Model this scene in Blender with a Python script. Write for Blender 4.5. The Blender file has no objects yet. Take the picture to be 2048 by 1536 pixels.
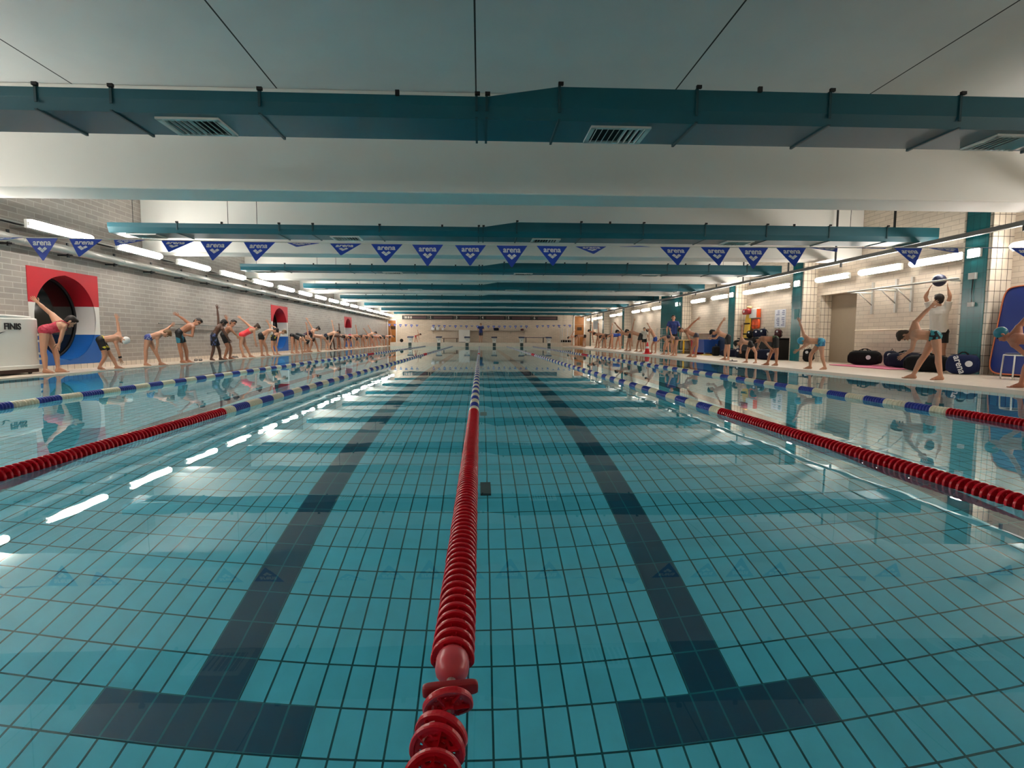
import bpy, bmesh, math, random
import numpy as np
from mathutils import Vector, Matrix
random.seed(7)
C = bpy.context.scene.collection
scene = bpy.context.scene
PI = math.pi

# ------------------------------------------------------------------ camera, exposure, world
cam_data = bpy.data.cameras.new('camera')
cam_data.sensor_width = 36.0
cam_data.lens = 1115.0 / 2048.0 * 36.0
cam_data.shift_x = 0.0093
cam_data.clip_start, cam_data.clip_end = 0.02, 200.0
cam = bpy.data.objects.new('camera', cam_data)
C.objects.link(cam)
cam.location = (0.06, -0.2, 0.73)
cam.rotation_euler = (Matrix.Rotation(math.radians(-2.31), 3, 'Z') @ Matrix.Rotation(math.radians(90 - 4.67), 3, 'X') @ Matrix.Rotation(math.radians(0.28), 3, 'Z')).to_euler()
scene.camera = cam
vs = scene.view_settings
vs.view_transform, vs.look, vs.gamma, vs.use_curve_mapping = 'Standard', 'None', 1.0, False
vs.exposure = 1.55
world = bpy.data.worlds.new('world')
scene.world = world
world.use_nodes = True
world.node_tree.nodes['Background'].inputs[0].default_value = (0.02, 0.03, 0.035, 1)
world.node_tree.nodes['Background'].inputs[1].default_value = 0.3
cy = scene.cycles
cy.use_denoising = True
cy.max_bounces, cy.diffuse_bounces, cy.glossy_bounces, cy.transmission_bounces = 10, 5, 4, 6
cy.sample_clamp_indirect = 40.0
LAMP_STRENGTH = 25.0
LAMP_COLOUR = (1.0, 0.93, 0.85)

# ------------------------------------------------------------------ room measures (metres; y runs down the pool, z = 0 is the water)
DECK, DECKL = 0.05, 0.015   # the deck under the portholes is almost flush with the water
XL, XR = -8.85, 10.65          # brick walls
EL, ER = -7.96, 7.50           # pool edges
YN, YF = -5.0, 53.8            # room ends
CEIL, SOFFIT = 4.47, 2.96
DEPTH = -2.06
LAMPS_PORTHOLE_SIDE = [10.65 + 2.573 * k for k in range(-5, 17)]
LAMPS_COLUMN_SIDE = [-1.5, 0.6, 2.7, 4.9, 7.0, 9.0, 11.55, 13.35, 15.3, 18.3, 20.0, 23.0, 25.4, 31.6, 33.8, 36.0, 40.2, 42.4, 47.0, 48.8, 51.9]
COLUMNS = [10.65, 17.1, 21.75, 27.6, 38.9, 45.4, 50.6]

# ------------------------------------------------------------------ materials
def lin(c):
    return tuple((v / 255 / 12.92) if v / 255 <= .04045 else ((v / 255 + .055) / 1.055) ** 2.4 for v in c) + (1.0,)
MATS = {}
def nodes_of(name):
    m = bpy.data.materials.new(name); m.use_nodes = True
    nt = m.node_tree
    return m, nt, nt.nodes['Principled BSDF']
def mat(name, rgb, rough=.5, metal=0., var=.10, scale=6., bump=0., spec=None):
    """plain surface with a soft procedural mottling of its own colour"""
    if name in MATS: return MATS[name]
    m, nt, b = nodes_of(name)
    tc = nt.nodes.new('ShaderNodeTexCoord')
    no = nt.nodes.new('ShaderNodeTexNoise'); no.inputs['Scale'].default_value = scale; no.inputs['Detail'].default_value = 3
    nt.links.new(tc.outputs['Object'], no.inputs['Vector'])
    mx = nt.nodes.new('ShaderNodeMix'); mx.data_type = 'RGBA'
    c = lin(rgb)
    mx.inputs['A'].default_value = tuple(v * (1 - var) for v in c[:3]) + (1,)
    mx.inputs['B'].default_value = tuple(min(1, v * (1 + var)) for v in c[:3]) + (1,)
    nt.links.new(no.outputs['Fac'], mx.inputs['Factor'])
    nt.links.new(mx.outputs['Result'], b.inputs['Base Color'])
    b.inputs['Roughness'].default_value = rough; b.inputs['Metallic'].default_value = metal
    if spec is not None: b.inputs['Specular IOR Level'].default_value = spec
    if bump:
        bp = nt.nodes.new('ShaderNodeBump'); bp.inputs['Strength'].default_value = bump; bp.inputs['Distance'].default_value = .01
        nt.links.new(no.outputs['Fac'], bp.inputs['Height']); nt.links.new(bp.outputs['Normal'], b.inputs['Normal'])
    MATS[name] = m
    return m
def tile_mat(name, rgb, grout, w, h, joint, rough=.25, offset=0., var=.06, off=(0, 0), freq=2, bump=.15):
    """tiles or bricks laid over the surface's own measured unwrapping (metres)"""
    if name in MATS: return MATS[name]
    m, nt, b = nodes_of(name)
    tc = nt.nodes.new('ShaderNodeTexCoord')
    mp = nt.nodes.new('ShaderNodeMapping'); mp.inputs['Location'].default_value = (off[0], off[1], 0)
    nt.links.new(tc.outputs['UV'], mp.inputs['Vector'])
    br = nt.nodes.new('ShaderNodeTexBrick')
    br.offset, br.offset_frequency, br.squash = offset, freq, 1
    c = lin(rgb)
    br.inputs['Color1'].default_value = tuple(v * (1 - var) for v in c[:3]) + (1,)
    br.inputs['Color2'].default_value = tuple(v * (1 + var) for v in c[:3]) + (1,)
    br.inputs['Mortar'].default_value = lin(grout)
    br.inputs['Scale'].default_value = 1; br.inputs['Mortar Size'].default_value = joint; br.inputs['Mortar Smooth'].default_value = .1
    br.inputs['Brick Width'].default_value = w; br.inputs['Row Height'].default_value = h
    nt.links.new(mp.outputs['Vector'], br.inputs['Vector'])
    no = nt.nodes.new('ShaderNodeTexNoise'); no.inputs['Scale'].default_value = 9; no.inputs['Detail'].default_value = 4
    nt.links.new(tc.outputs['Object'], no.inputs['Vector'])
    mr = nt.nodes.new('ShaderNodeMapRange'); mr.inputs['To Min'].default_value = .90; mr.inputs['To Max'].default_value = 1.08
    nt.links.new(no.outputs['Fac'], mr.inputs['Value'])
    mx = nt.nodes.new('ShaderNodeMix'); mx.data_type = 'RGBA'; mx.blend_type = 'MULTIPLY'; mx.inputs['Factor'].default_value = 1
    nt.links.new(br.outputs['Color'], mx.inputs['A']); nt.links.new(mr.outputs['Result'], mx.inputs['B'])
    nt.links.new(mx.outputs['Result'], b.inputs['Base Color'])
    b.inputs['Roughness'].default_value = rough
    if bump:
        bp = nt.nodes.new('ShaderNodeBump'); bp.inputs['Strength'].default_value = bump; bp.inputs['Distance'].default_value = .004; bp.invert = True
        nt.links.new(br.outputs['Fac'], bp.inputs['Height']); nt.links.new(bp.outputs['Normal'], b.inputs['Normal'])
    MATS[name] = m
    return m
def pattern_mat(name, rgb1, rgb2, scale=9., cut=.5, rough=.6, rgb3=None):
    """printed cloth: two or three colours in blotches"""
    if name in MATS: return MATS[name]
    m, nt, b = nodes_of(name)
    tc = nt.nodes.new('ShaderNodeTexCoord')
    no = nt.nodes.new('ShaderNodeTexNoise'); no.inputs['Scale'].default_value = scale; no.inputs['Detail'].default_value = 1.5
    nt.links.new(tc.outputs['Object'], no.inputs['Vector'])
    cr = nt.nodes.new('ShaderNodeValToRGB'); cr.color_ramp.interpolation = 'CONSTANT'
    e = cr.color_ramp.elements
    e[0].color = lin(rgb1); e[1].position = cut; e[1].color = lin(rgb2)
    if rgb3:
        q = e.new(cut + .09); q.color = lin(rgb3)
    nt.links.new(no.outputs['Fac'], cr.inputs['Fac']); nt.links.new(cr.outputs['Color'], b.inputs['Base Color'])
    b.inputs['Roughness'].default_value = rough
    MATS[name] = m
    return m
def glow_mat(name, rgb, strength):
    if name in MATS: return MATS[name]
    m, nt, b = nodes_of(name)
    b.inputs['Base Color'].default_value = (.9, .9, .9, 1)
    b.inputs['Emission Color'].default_value = rgb + (1,)
    b.inputs['Emission Strength'].default_value = strength
    MATS[name] = m
    return m
def water_mat():
    m = bpy.data.materials.new('pool_water'); m.use_nodes = True
    nt = m.node_tree; nt.nodes.clear()
    out = nt.nodes.new('ShaderNodeOutputMaterial')
    g = nt.nodes.new('ShaderNodeBsdfGlass'); g.inputs['IOR'].default_value = 1.333; g.inputs['Roughness'].default_value = 0.0
    g.inputs['Color'].default_value = (.93, 1, 1, 1)
    tc = nt.nodes.new('ShaderNodeTexCoord')
    no = nt.nodes.new('ShaderNodeTexNoise'); no.inputs['Scale'].default_value = 1.6; no.inputs['Detail'].default_value = 2
    bp = nt.nodes.new('ShaderNodeBump'); bp.inputs['Strength'].default_value = .05; bp.inputs['Distance'].default_value = .02
    nt.links.new(tc.outputs['Object'], no.inputs['Vector']); nt.links.new(no.outputs['Fac'], bp.inputs['Height'])
    nt.links.new(bp.outputs['Normal'], g.inputs['Normal']); nt.links.new(g.outputs['BSDF'], out.inputs['Surface'])
    return m
def ceiling_mat():
    """painted concrete planks with dark open joints running down the pool"""
    m, nt, b = nodes_of('ceiling_planks')
    tc = nt.nodes.new('ShaderNodeTexCoord'); sp = nt.nodes.new('ShaderNodeSeparateXYZ')
    nt.links.new(tc.outputs['Object'], sp.inputs[0])
    ad = nt.nodes.new('ShaderNodeMath'); ad.operation = 'ADD'; ad.inputs[1].default_value = 30.0 + .02
    mo = nt.nodes.new('ShaderNodeMath'); mo.operation = 'MODULO'; mo.inputs[1].default_value = 3.0
    lt = nt.nodes.new('ShaderNodeMath'); lt.operation = 'LESS_THAN'; lt.inputs[1].default_value = .022
    nt.links.new(sp.outputs['X'], ad.inputs[0]); nt.links.new(ad.outputs[0], mo.inputs[0]); nt.links.new(mo.outputs[0], lt.inputs[0])
    no = nt.nodes.new('ShaderNodeTexNoise'); no.inputs['Scale'].default_value = 1.4; no.inputs['Detail'].default_value = 5
    nt.links.new(tc.outputs['Object'], no.inputs['Vector'])
    c1 = nt.nodes.new('ShaderNodeMix'); c1.data_type = 'RGBA'
    c1.inputs['A'].default_value = lin((196, 200, 200)); c1.inputs['B'].default_value = lin((210, 213, 211))
    nt.links.new(no.outputs['Fac'], c1.inputs['Factor'])
    c2 = nt.nodes.new('ShaderNodeMix'); c2.data_type = 'RGBA'; c2.inputs['B'].default_value = lin((22, 30, 32))
    nt.links.new(c1.outputs['Result'], c2.inputs['A']); nt.links.new(lt.outputs[0], c2.inputs['Factor'])
    nt.links.new(c2.outputs['Result'], b.inputs['Base Color']); b.inputs['Roughness'].default_value = .7
    return m

# ------------------------------------------------------------------ mesh helpers
def V(*a): return np.array(a, float)
def unit(v):
    v = np.asarray(v, float); l = np.linalg.norm(v)
    return v / l if l > 1e-9 else V(0, 0, 1)
def frame(d):
    d = unit(d)
    a = np.cross(d, V(0, 0, 1))
    if np.linalg.norm(a) < 1e-3: a = np.cross(d, V(0, 1, 0))
    a = unit(a)
    return a, np.cross(a, d)
class MB:
    def __init__(s, org=(0, 0, 0)): s.v, s.f, s.o = [], [], V(*org)
    def add(s, vs, fs):
        n = len(s.v); s.v += [tuple(np.asarray(p, float) - s.o) for p in vs]; s.f += [tuple(i + n for i in f) for f in fs]
    def box(s, c, d, rz=0., rx=0., ry=0.):
        R = np.array((Matrix.Rotation(rz, 3, 'Z') @ Matrix.Rotation(ry, 3, 'Y') @ Matrix.Rotation(rx, 3, 'X')))
        p = [V(*c) + R @ V(x * d[0] / 2, y * d[1] / 2, z * d[2] / 2) for x in (-1, 1) for y in (-1, 1) for z in (-1, 1)]
        s.add(p, [(0, 1, 3, 2), (4, 6, 7, 5), (0, 4, 5, 1), (2, 3, 7, 6), (0, 2, 6, 4), (1, 5, 7, 3)]); return s
    def bb(s, x0, x1, y0, y1, z0, z1): return s.box(((x0 + x1) / 2, (y0 + y1) / 2, (z0 + z1) / 2), (x1 - x0, y1 - y0, z1 - z0))
    def rings(s, rs, closed=True, cap=True):
        n = len(rs[0]); vs = [p for r in rs for p in r]; fs = []
        for i in range(len(rs) - 1):
            for k in range(n if closed else n - 1):
                q = (k + 1) % n
                fs.append((i * n + k, i * n + q, (i + 1) * n + q, (i + 1) * n + k))
        if cap:
            fs.append(tuple(range(n - 1, -1, -1))); fs.append(tuple((len(rs) - 1) * n + k for k in range(n)))
        s.add(vs, fs); return s
    def cone(s, p0, p1, r0, r1, n=12, cap=True, fl=1.):
        p0, p1 = V(*p0), V(*p1); a, b = frame(p1 - p0)
        s.rings([[p + (a * math.cos(t) * fl + b * math.sin(t)) * r for t in np.arange(n) * 2 * PI / n] for p, r in ((p0, r0), (p1, r1))], cap=cap); return s
    def caps(s, p0, p1, r0, r1=None, n=10, m=3):
        r1 = r0 if r1 is None else r1
        p0, p1 = V(*p0), V(*p1); d = unit(p1 - p0); a, b = frame(p1 - p0); rs = []
        ang = [-PI / 2 + .12 + (PI / 2 - .12) * k / m for k in range(m + 1)]
        for t in ang: rs.append((p0 + d * r0 * math.sin(t), r0 * math.cos(t)))
        for t in ang[::-1]: rs.append((p1 - d * r1 * math.sin(t), r1 * math.cos(t)))
        s.rings([[c + (a * math.cos(t) + b * math.sin(t)) * r for t in np.arange(n) * 2 * PI / n] for c, r in rs]); return s
    def ball(s, c, r, n=14, m=8, ax=None):
        c = V(*c); r = V(*r) if np.ndim(r) else V(r, r, r)
        A = np.eye(3) if ax is None else np.array(ax).T
        rs = []
        for i in range(m + 1):
            t = -PI / 2 + .08 + (PI - .16) * i / m
            rs.append([c + A @ (V(math.cos(t) * math.cos(q), math.cos(t) * math.sin(q), math.sin(t)) * r) for q in np.arange(n) * 2 * PI / n])
        s.rings(rs); return s
    def tube(s, pts, r, n=8, cap=True):
        pts = [V(*p) for p in pts]; rs = []
        for i, p in enumerate(pts):
            d = pts[min(i + 1, len(pts) - 1)] - pts[max(i - 1, 0)]; a, b = frame(d)
            rs.append([p + (a * math.cos(t) + b * math.sin(t)) * r for t in np.arange(n) * 2 * PI / n])
        s.rings(rs, cap=cap); return s
    def lathe(s, c, ax, prof, n=24):
        """closed profile [(along, radius)] turned about ax"""
        c = V(*c); d = unit(ax); a, b = frame(d); m = len(prof)
        vs = [c + d * h + (a * math.cos(t) + b * math.sin(t)) * r for t in np.arange(n) * 2 * PI / n for h, r in prof]
        fs = [(i * m + k, ((i + 1) % n) * m + k, ((i + 1) % n) * m + (k + 1) % m, i * m + (k + 1) % m) for i in range(n) for k in range(m)]
        s.add(vs, fs); return s
    def prism(s, poly, ext):
        """flat polygon (3-D points) pushed along ext"""
        n = len(poly); e = V(*ext); p = [V(*q) for q in poly]
        s.add(p + [q + e for q in p], [tuple(range(n - 1, -1, -1)), tuple(range(n, 2 * n))] + [(k, (k + 1) % n, n + (k + 1) % n, n + k) for k in range(n)]); return s
    def soft(s, c, d, e=4., rz=0., rx=0., n=20, m=12, ry=0.):
        """rounded block (super-ellipsoid) of size d"""
        R = np.array((Matrix.Rotation(rz, 3, 'Z') @ Matrix.Rotation(ry, 3, 'Y') @ Matrix.Rotation(rx, 3, 'X'))); c = V(*c); rs = []
        sg = lambda x: math.copysign(abs(x) ** (2 / e), x)
        for i in range(m + 1):
            t = -PI / 2 + .1 + (PI - .2) * i / m
            rs.append([c + R @ V(sg(math.cos(t)) * sg(math.cos(q)) * d[0] / 2, sg(math.cos(t)) * sg(math.sin(q)) * d[1] / 2, sg(math.sin(t)) * d[2] / 2) for q in np.arange(n) * 2 * PI / n])
        s.rings(rs); return s
    def build(s, name, m, parent=None, smooth=False, uv=False, fix=True, bevel=0.):
        me = bpy.data.meshes.new(name); me.from_pydata(s.v, [], s.f)
        if fix or bevel:
            bm = bmesh.new(); bm.from_mesh(me)
            if bevel: bmesh.ops.bevel(bm, geom=[e for e in bm.edges if e.calc_face_angle(0) > .5], offset=bevel, segments=2, affect='EDGES', profile=.5)
            bmesh.ops.recalc_face_normals(bm, faces=bm.faces); bm.to_mesh(me); bm.free()
        if smooth: me.polygons.foreach_set('use_smooth', [True] * len(me.polygons))
        if uv: box_uv(me, s.o)
        me.materials.append(m)
        o = bpy.data.objects.new(name, me); C.objects.link(o)
        if parent is not None: o.parent = parent
        else: o.location = tuple(s.o)
        return o
def box_uv(me, o):
    """unwrap every face flat along its main axis, in metres of the room"""
    uvl = me.uv_layers.new(name='UVMap').data
    for p in me.polygons:
        n = [abs(x) for x in p.normal]; k = n.index(max(n)); ij = ((1, 2), (0, 2), (0, 1))[k]
        for li in p.loop_indices:
            co = me.vertices[me.loops[li].vertex_index].co
            w = (co[0] + o[0], co[1] + o[1], co[2] + o[2]); uvl[li].uv = (w[ij[0]], w[ij[1]])
def tag(o, label, cat, group=None, kind=None):
    o['label'] = label; o['category'] = cat
    if group: o['group'] = group
    if kind: o['kind'] = kind
    return o
def struct(o, label=None, cat=None):
    o['kind'] = 'structure'
    if label: o['label'] = label
    if cat: o['category'] = cat
    return o
def thing(name, loc, label, cat, group=None, rz=0.):
    o = bpy.data.objects.new(name, None); C.objects.link(o); o.location = loc; o.rotation_euler = (0, 0, rz); o.empty_display_size = .1
    return tag(o, label, cat, group)
def dup(root, loc=None, rz=None, label=None, parent=None):
    """a thing with copies of its parts and sub-parts"""
    r = root.copy(); C.objects.link(r)
    if parent is not None: r.parent = parent
    if loc is not None: r.location = loc
    if rz is not None: r.rotation_euler = (0, 0, rz)
    if label: r['label'] = label
    for ch in root.children: dup(ch, parent=r)
    return r
ORD = ['first', 'second', 'third', 'fourth', 'fifth', 'sixth', 'seventh', 'eighth', 'ninth', 'tenth', 'eleventh', 'twelfth', 'thirteenth', 'fourteenth', 'fifteenth', 'sixteenth', 'seventeenth', 'eighteenth', 'nineteenth', 'twentieth', 'twenty-first', 'twenty-second', 'twenty-third', 'twenty-fourth', 'twenty-fifth', 'twenty-sixth']
TEXTS = []
def text_obj(name, txt, size, m, parent, loc, rot, extrude=.002, bold=0., sx=1.):
    """lettering: an outline-font text turned into a mesh at the end"""
    cu = bpy.data.curves.new(name, 'FONT'); cu.body = txt; cu.size = size; cu.align_x, cu.align_y = 'CENTER', 'CENTER'; cu.extrude = extrude; cu.offset = bold
    cu.materials.append(m); cu.resolution_u = 3
    o = bpy.data.objects.new(name, cu); C.objects.link(o); o.parent = parent; o.location = loc; o.rotation_euler = rot; o.scale = (sx, 1, 1)
    TEXTS.append(o)
    return o
def text_mesh(name, txt, size, m, bold=0., extrude=.002):
    cu = bpy.data.curves.new(name, 'FONT'); cu.body = txt; cu.size = size; cu.align_x, cu.align_y = 'CENTER', 'CENTER'; cu.extrude = extrude; cu.offset = bold; cu.resolution_u = 3
    o = bpy.data.objects.new(name, cu); C.objects.link(o)
    me = bpy.data.meshes.new_from_object(o.evaluated_get(bpy.context.evaluated_depsgraph_get()))
    me.name = name; me.materials.clear(); me.materials.append(m)
    bpy.data.objects.remove(o)
    return me
# ------------------------------------------------------------------ room
M_brick = tile_mat('grey_block_wall', (164, 155, 147), (190, 183, 175), .42, .11, .008, rough=.75, offset=.5, var=.09)
M_brickR = tile_mat('cream_block_wall', (206, 192, 174), (178, 164, 148), .42, .11, .007, rough=.75, offset=.5, var=.06)
M_tilew = tile_mat('white_wall_tile', (226, 214, 196), (84, 76, 66), .12, .215, .0055, rough=.2, var=.03)
M_teal_tile = tile_mat('teal_wall_tile', (36, 116, 122), (28, 92, 98), .15, .30, .004, rough=.18, var=.07)
M_deck = tile_mat('deck_tile', (222, 205, 186), (196, 180, 162), .10, .10, .005, rough=.35, var=.04, bump=.05)
M_skirt = tile_mat('skirting_tile', (228, 214, 198), (150, 138, 126), .20, .40, .006, rough=.25, var=.03)
M_pool = tile_mat('turquoise_pool_tile', (100, 216, 240), (0, 86, 98), .125, .25, .0054, rough=.3, var=.03, off=(0, .05), bump=0)
M_poold = tile_mat('navy_pool_tile', (0, 74, 104), (20, 122, 136), .125, .25, .005, rough=.3, var=.05, off=(0, .05), bump=0)
M_white = mat('white_paint', (222, 221, 215), .6, var=.03, scale=1.5)
M_teal = mat('teal_duct_paint', (2, 86, 99), .42, var=.06, scale=3)
M_strap = mat('dark_teal_strap', (12, 66, 74), .5)
M_steel = mat('galvanised_steel', (190, 188, 182), .42, .7)
M_dark = mat('dark_steel', (52, 54, 56), .5, .5)
M_alu = mat('white_enamel', (214, 216, 212), .4)
M_black = mat('black_rubber', (16, 17, 19), .6)

struct(MB().bb(XL - .25, EL, YN, YF, -.25, DECKL).build('floor', M_deck, uv=True), 'narrow pale tiled deck under the porthole wall', 'floor')
struct(MB().bb(ER, XR + 1.2, YN, YF, -.25, DECK).build('floor', M_deck, uv=True), 'broad pale tiled deck in front of the columned wall', 'floor')
struct(MB().bb(EL, ER, 50.0, YF, -.25, .34).build('floor', M_deck, uv=True), 'raised tiled deck behind the starting blocks', 'floor')
struct(MB().bb(EL, ER, YN, -.45, -.25, DECK).build('floor', M_deck, uv=True), 'tiled deck at the near pool end', 'floor')
# pool shell
b = MB()
b.bb(EL - .2, ER + .2, -.6, 50.2, DEPTH - .15, DEPTH)
b.bb(EL - .25, EL - .01, -.6, 50.2, DEPTH, -.25); b.bb(ER + .01, ER + .25, -.6, 50.2, DEPTH, -.25)
b.bb(EL, ER, 50.0, 50.25, DEPTH, -.25); b.bb(EL, ER, -.7, -.45, DEPTH, -.25)
struct(b.build('pool_basin', M_pool, uv=True), 'turquoise tiled basin of the long swimming pool', 'pool')
for k in range(6):
    x = -6.25 + 2.5 * k
    x = round(x / .125) * .125
    b = MB(); b.bb(x - .125, x + .125, 2.45, 47.65, DEPTH, DEPTH + .004); b.bb(x - .5, x + .5, 2.2, 2.45, DEPTH, DEPTH + .004); b.bb(x - .5, x + .5, 47.65, 47.9, DEPTH, DEPTH + .004)
    struct(b.build('pool_lane_marking', M_poold, uv=True))
wm = bpy.data.meshes.new('pool_water')
wm.from_pydata([(EL, -.45, 0), (ER, -.45, 0), (ER, 50, 0), (EL, 50, 0)], [], [(0, 1, 2, 3)])
wm.materials.append(water_mat())
wo = bpy.data.objects.new('pool_water', wm); C.objects.link(wo)
struct(wo, 'calm clear pool water mirroring the hall', 'water')
# pale pool coping
struct(MB().bb(EL - .02, EL + .035, -.45, 50, -.06, DECKL + .004).build('trim_1', mat('coping', (238, 218, 200), .3, var=.03)))
struct(MB().bb(ER - .035, ER + .02, -.45, 50, -.06, DECK + .004).build('trim_2', mat('coping', (238, 218, 200), .3)))
# wall with the portholes: openings are cut by building the wall in pieces round each 2.05 m panel
PANELS = [11.25, 24.1, 37.0]
PW, PZ0, PZ1 = 2.04, .12, 2.12
b = MB(); y = YN
for p in PANELS:
    b.bb(XL - .6, XL, y, p, -.2, CEIL); b.bb(XL - .6, XL, p, p + PW, PZ1, CEIL); b.bb(XL - .6, XL, p, p + PW, -.2, PZ0); y = p + PW
b.bb(XL - .6, XL, y, YF + .3, -.2, CEIL)
struct(b.build('wall_left', M_brick, uv=True))
struct(MB().bb(XL, XL + .012, YN, YF, DECKL, DECKL + .11).build('baseboard_left', M_skirt, uv=True))
# columned wall with a doorway recess
D0, D1, DZ = 15.22, 16.92, 2.11
b = MB(); b.bb(XR, XR + .3, YN, D0, -.2, CEIL); b.bb(XR, XR + .3, D1, YF + .3, -.2, CEIL); b.bb(XR, XR + .3, D0, D1, DZ, CEIL)
struct(b.build('wall_right', M_brickR, uv=True))
b = MB(); b.bb(XR + .002, XR + .36, D1 - .015, D1, DECK, DZ)
struct(b.build('trim_3', M_tilew, uv=True))
b = MB(); b.bb(XR + .36, XR + .42, D0 - .1, D1 + .1, -.2, DZ + .3)
struct(b.build('door_1', mat('brown_grey_door', (150, 134, 114), .6, var=.04)))
struct(MB().bb(XL - .6, XR + 1.2, YF, YF + .3, -.2, CEIL).build('wall_back', M_brickR, uv=True))
struct(MB().bb(XL - .6, XR + 1.2, YN - .3, YN, -2.5, CEIL).build('wall_front', M_brickR, uv=True))
struct(MB().bb(XL - .6, XR + 1.2, YN - .3, YF + .3, CEIL, CEIL + .25).build('ceiling', ceiling_mat()))
for k in range(-2, 7):
    y = 8.65 + 6.45 * k
    struct(MB().bb(XL, XR, y, y + .73, SOFFIT, CEIL).build('ceiling_beam', M_white, bevel=.02), 'white concrete beam spanning the hall', 'beam')
# columns: teal tiled pool face, white tiled sides
for i, y in enumerate(COLUMNS):
    w = 3.4 if i == 3 else .68
    t = thing('column', (10.2, y, DECK), ORD[i] + ' tiled column from the camera along the cream wall', 'column'); t['kind'] = 'structure'
    b = MB((10.2, y, DECK)); b.bb(10.212, XR, y, y + w, DECK, CEIL); b.build('white_tiled_core', M_tilew, t, uv=True)
    b = MB((10.2, y, DECK)); b.bb(10.2, 10.212, y + .085, y + w - .07, DECK, CEIL); b.build('teal_face', M_teal_tile, t, uv=True)
struct(MB().bb(XR - .012, XR, YN, D0, DECK, DECK + .10).build('baseboard_right', M_skirt, uv=True))
struct(MB().bb(XR - .012, XR, D1, YF, DECK, DECK + .10).build('baseboard_right', M_skirt, uv=True))
# doors in the far wall
def far_door(n, x0, x1, z1):
    b = MB(); b.bb(x0, x1, YF - .06, YF - .01, .34 if x1 < 9 and x0 > EL else DECK, z1)
    o = struct(b.build('door_%d' % n, mat('orange_brown_wood', (150, 92, 30), .45, var=.3, scale=2.5)))
    f = MB(); f.bb(x0 - .1, x0, YF - .09, YF - .005, DECK, z1 + .1); f.bb(x1, x1 + .1, YF - .09, YF - .005, DECK, z1 + .1); f.bb(x0 - .1, x1 + .1, YF - .09, YF - .005, z1, z1 + .1)
    f.build('door_frame', M_white, o); MB().bb(x0 + .25, x0 + .7, YF - .075, YF - .06, 1.55, 1.85).build('pane', mat('smoked_glass', (60, 40, 20), .2), o)
far_door(2, 9.2, 10.1, 2.9)
far_door(3, -8.72, -8.0, 2.4)

# porthole panels: flag board with a round hole, painted reveal and dark glass
M_red = mat('flag_red', (196, 34, 46), .4, var=.05); M_flagw = mat('flag_white', (226, 222, 216), .4, var=.03); M_blue = mat('flag_blue', (22, 94, 174), .4, var=.05)
M_glass = mat('dark_pane', (10, 13, 13), .06, var=.2)
for i, p in enumerate(PANELS):
    o = bpy.data.objects.new('window_%d' % (i + 1), None); C.objects.link(o); yc, zc, r = p + PW / 2, (PZ0 + PZ1) / 2, .895
    o.location = (XL, yc, PZ0); struct(o, ORD[i] + ' round porthole in a red, white and blue flag panel', 'window')
    org = (XL, yc, PZ0)
    zs = [PZ0, PZ0 + (PZ1 - PZ0) * .325, PZ0 + (PZ1 - PZ0) * .645, PZ1]
    N = 96
    for nm, m, z0, z1 in (('blue_band', M_blue, zs[0], zs[1]), ('white_band', M_flagw, zs[1], zs[2]), ('red_band', M_red, zs[2], zs[3])):
        b = MB(org); g = MB(org); X0, X1 = XL - .01, XL + .012
        # strips of the band left and right of the circle, and of the circle's reveal
        st = [z0 + (z1 - z0) * k / 24 for k in range(25)]
        for a, c in zip(st[:-1], st[1:]):
            h = lambda z: math.sqrt(max(0, r * r - (z - zc) ** 2))
            ha, hc = h(a), h(c)
            for sgn in (-1, 1):
                pts = [(yc + sgn * ha, a), (yc + sgn * PW / 2, a), (yc + sgn * PW / 2, c), (yc + sgn * hc, c)]
                b.prism([(X0, q, z) for q, z in pts], (X1 - X0, 0, 0))
                if ha > 0 or hc > 0:
                    if ha == 0:   # crown of the circle: finer arc
                        t0 = 0
                    g.add([(X1, yc + sgn * ha, a), (X1, yc + sgn * hc, c), (XL - .46, yc + sgn * hc, c), (XL - .46, yc + sgn * ha, a)], [(0, 1, 2, 3)])
        b.build(nm, m, o); g.build(nm.split('_')[0] + '_reveal', m, o)
    b = MB(org); ring = [(XL - .45, yc + r * 1.0 * math.cos(t), zc + r * math.sin(t)) for t in np.arange(64) * 2 * PI / 64]
    b.prism(ring, (-.03, 0, 0)); b.build('pane', M_glass, o)
    b = MB(org); b.lathe((XL - .45, yc, zc), (1, 0, 0), [(0, r - .045), (.03, r - .045), (.03, r + .005), (0, r + .005)], 64); b.build('gasket', M_black, o, smooth=True)
    b = MB(org); b.bb(XL - .62, XL - .5, p - .1, p + PW + .1, PZ0 - .1, PZ1 + .1); b.build('niche_back', M_black, o)

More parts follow.
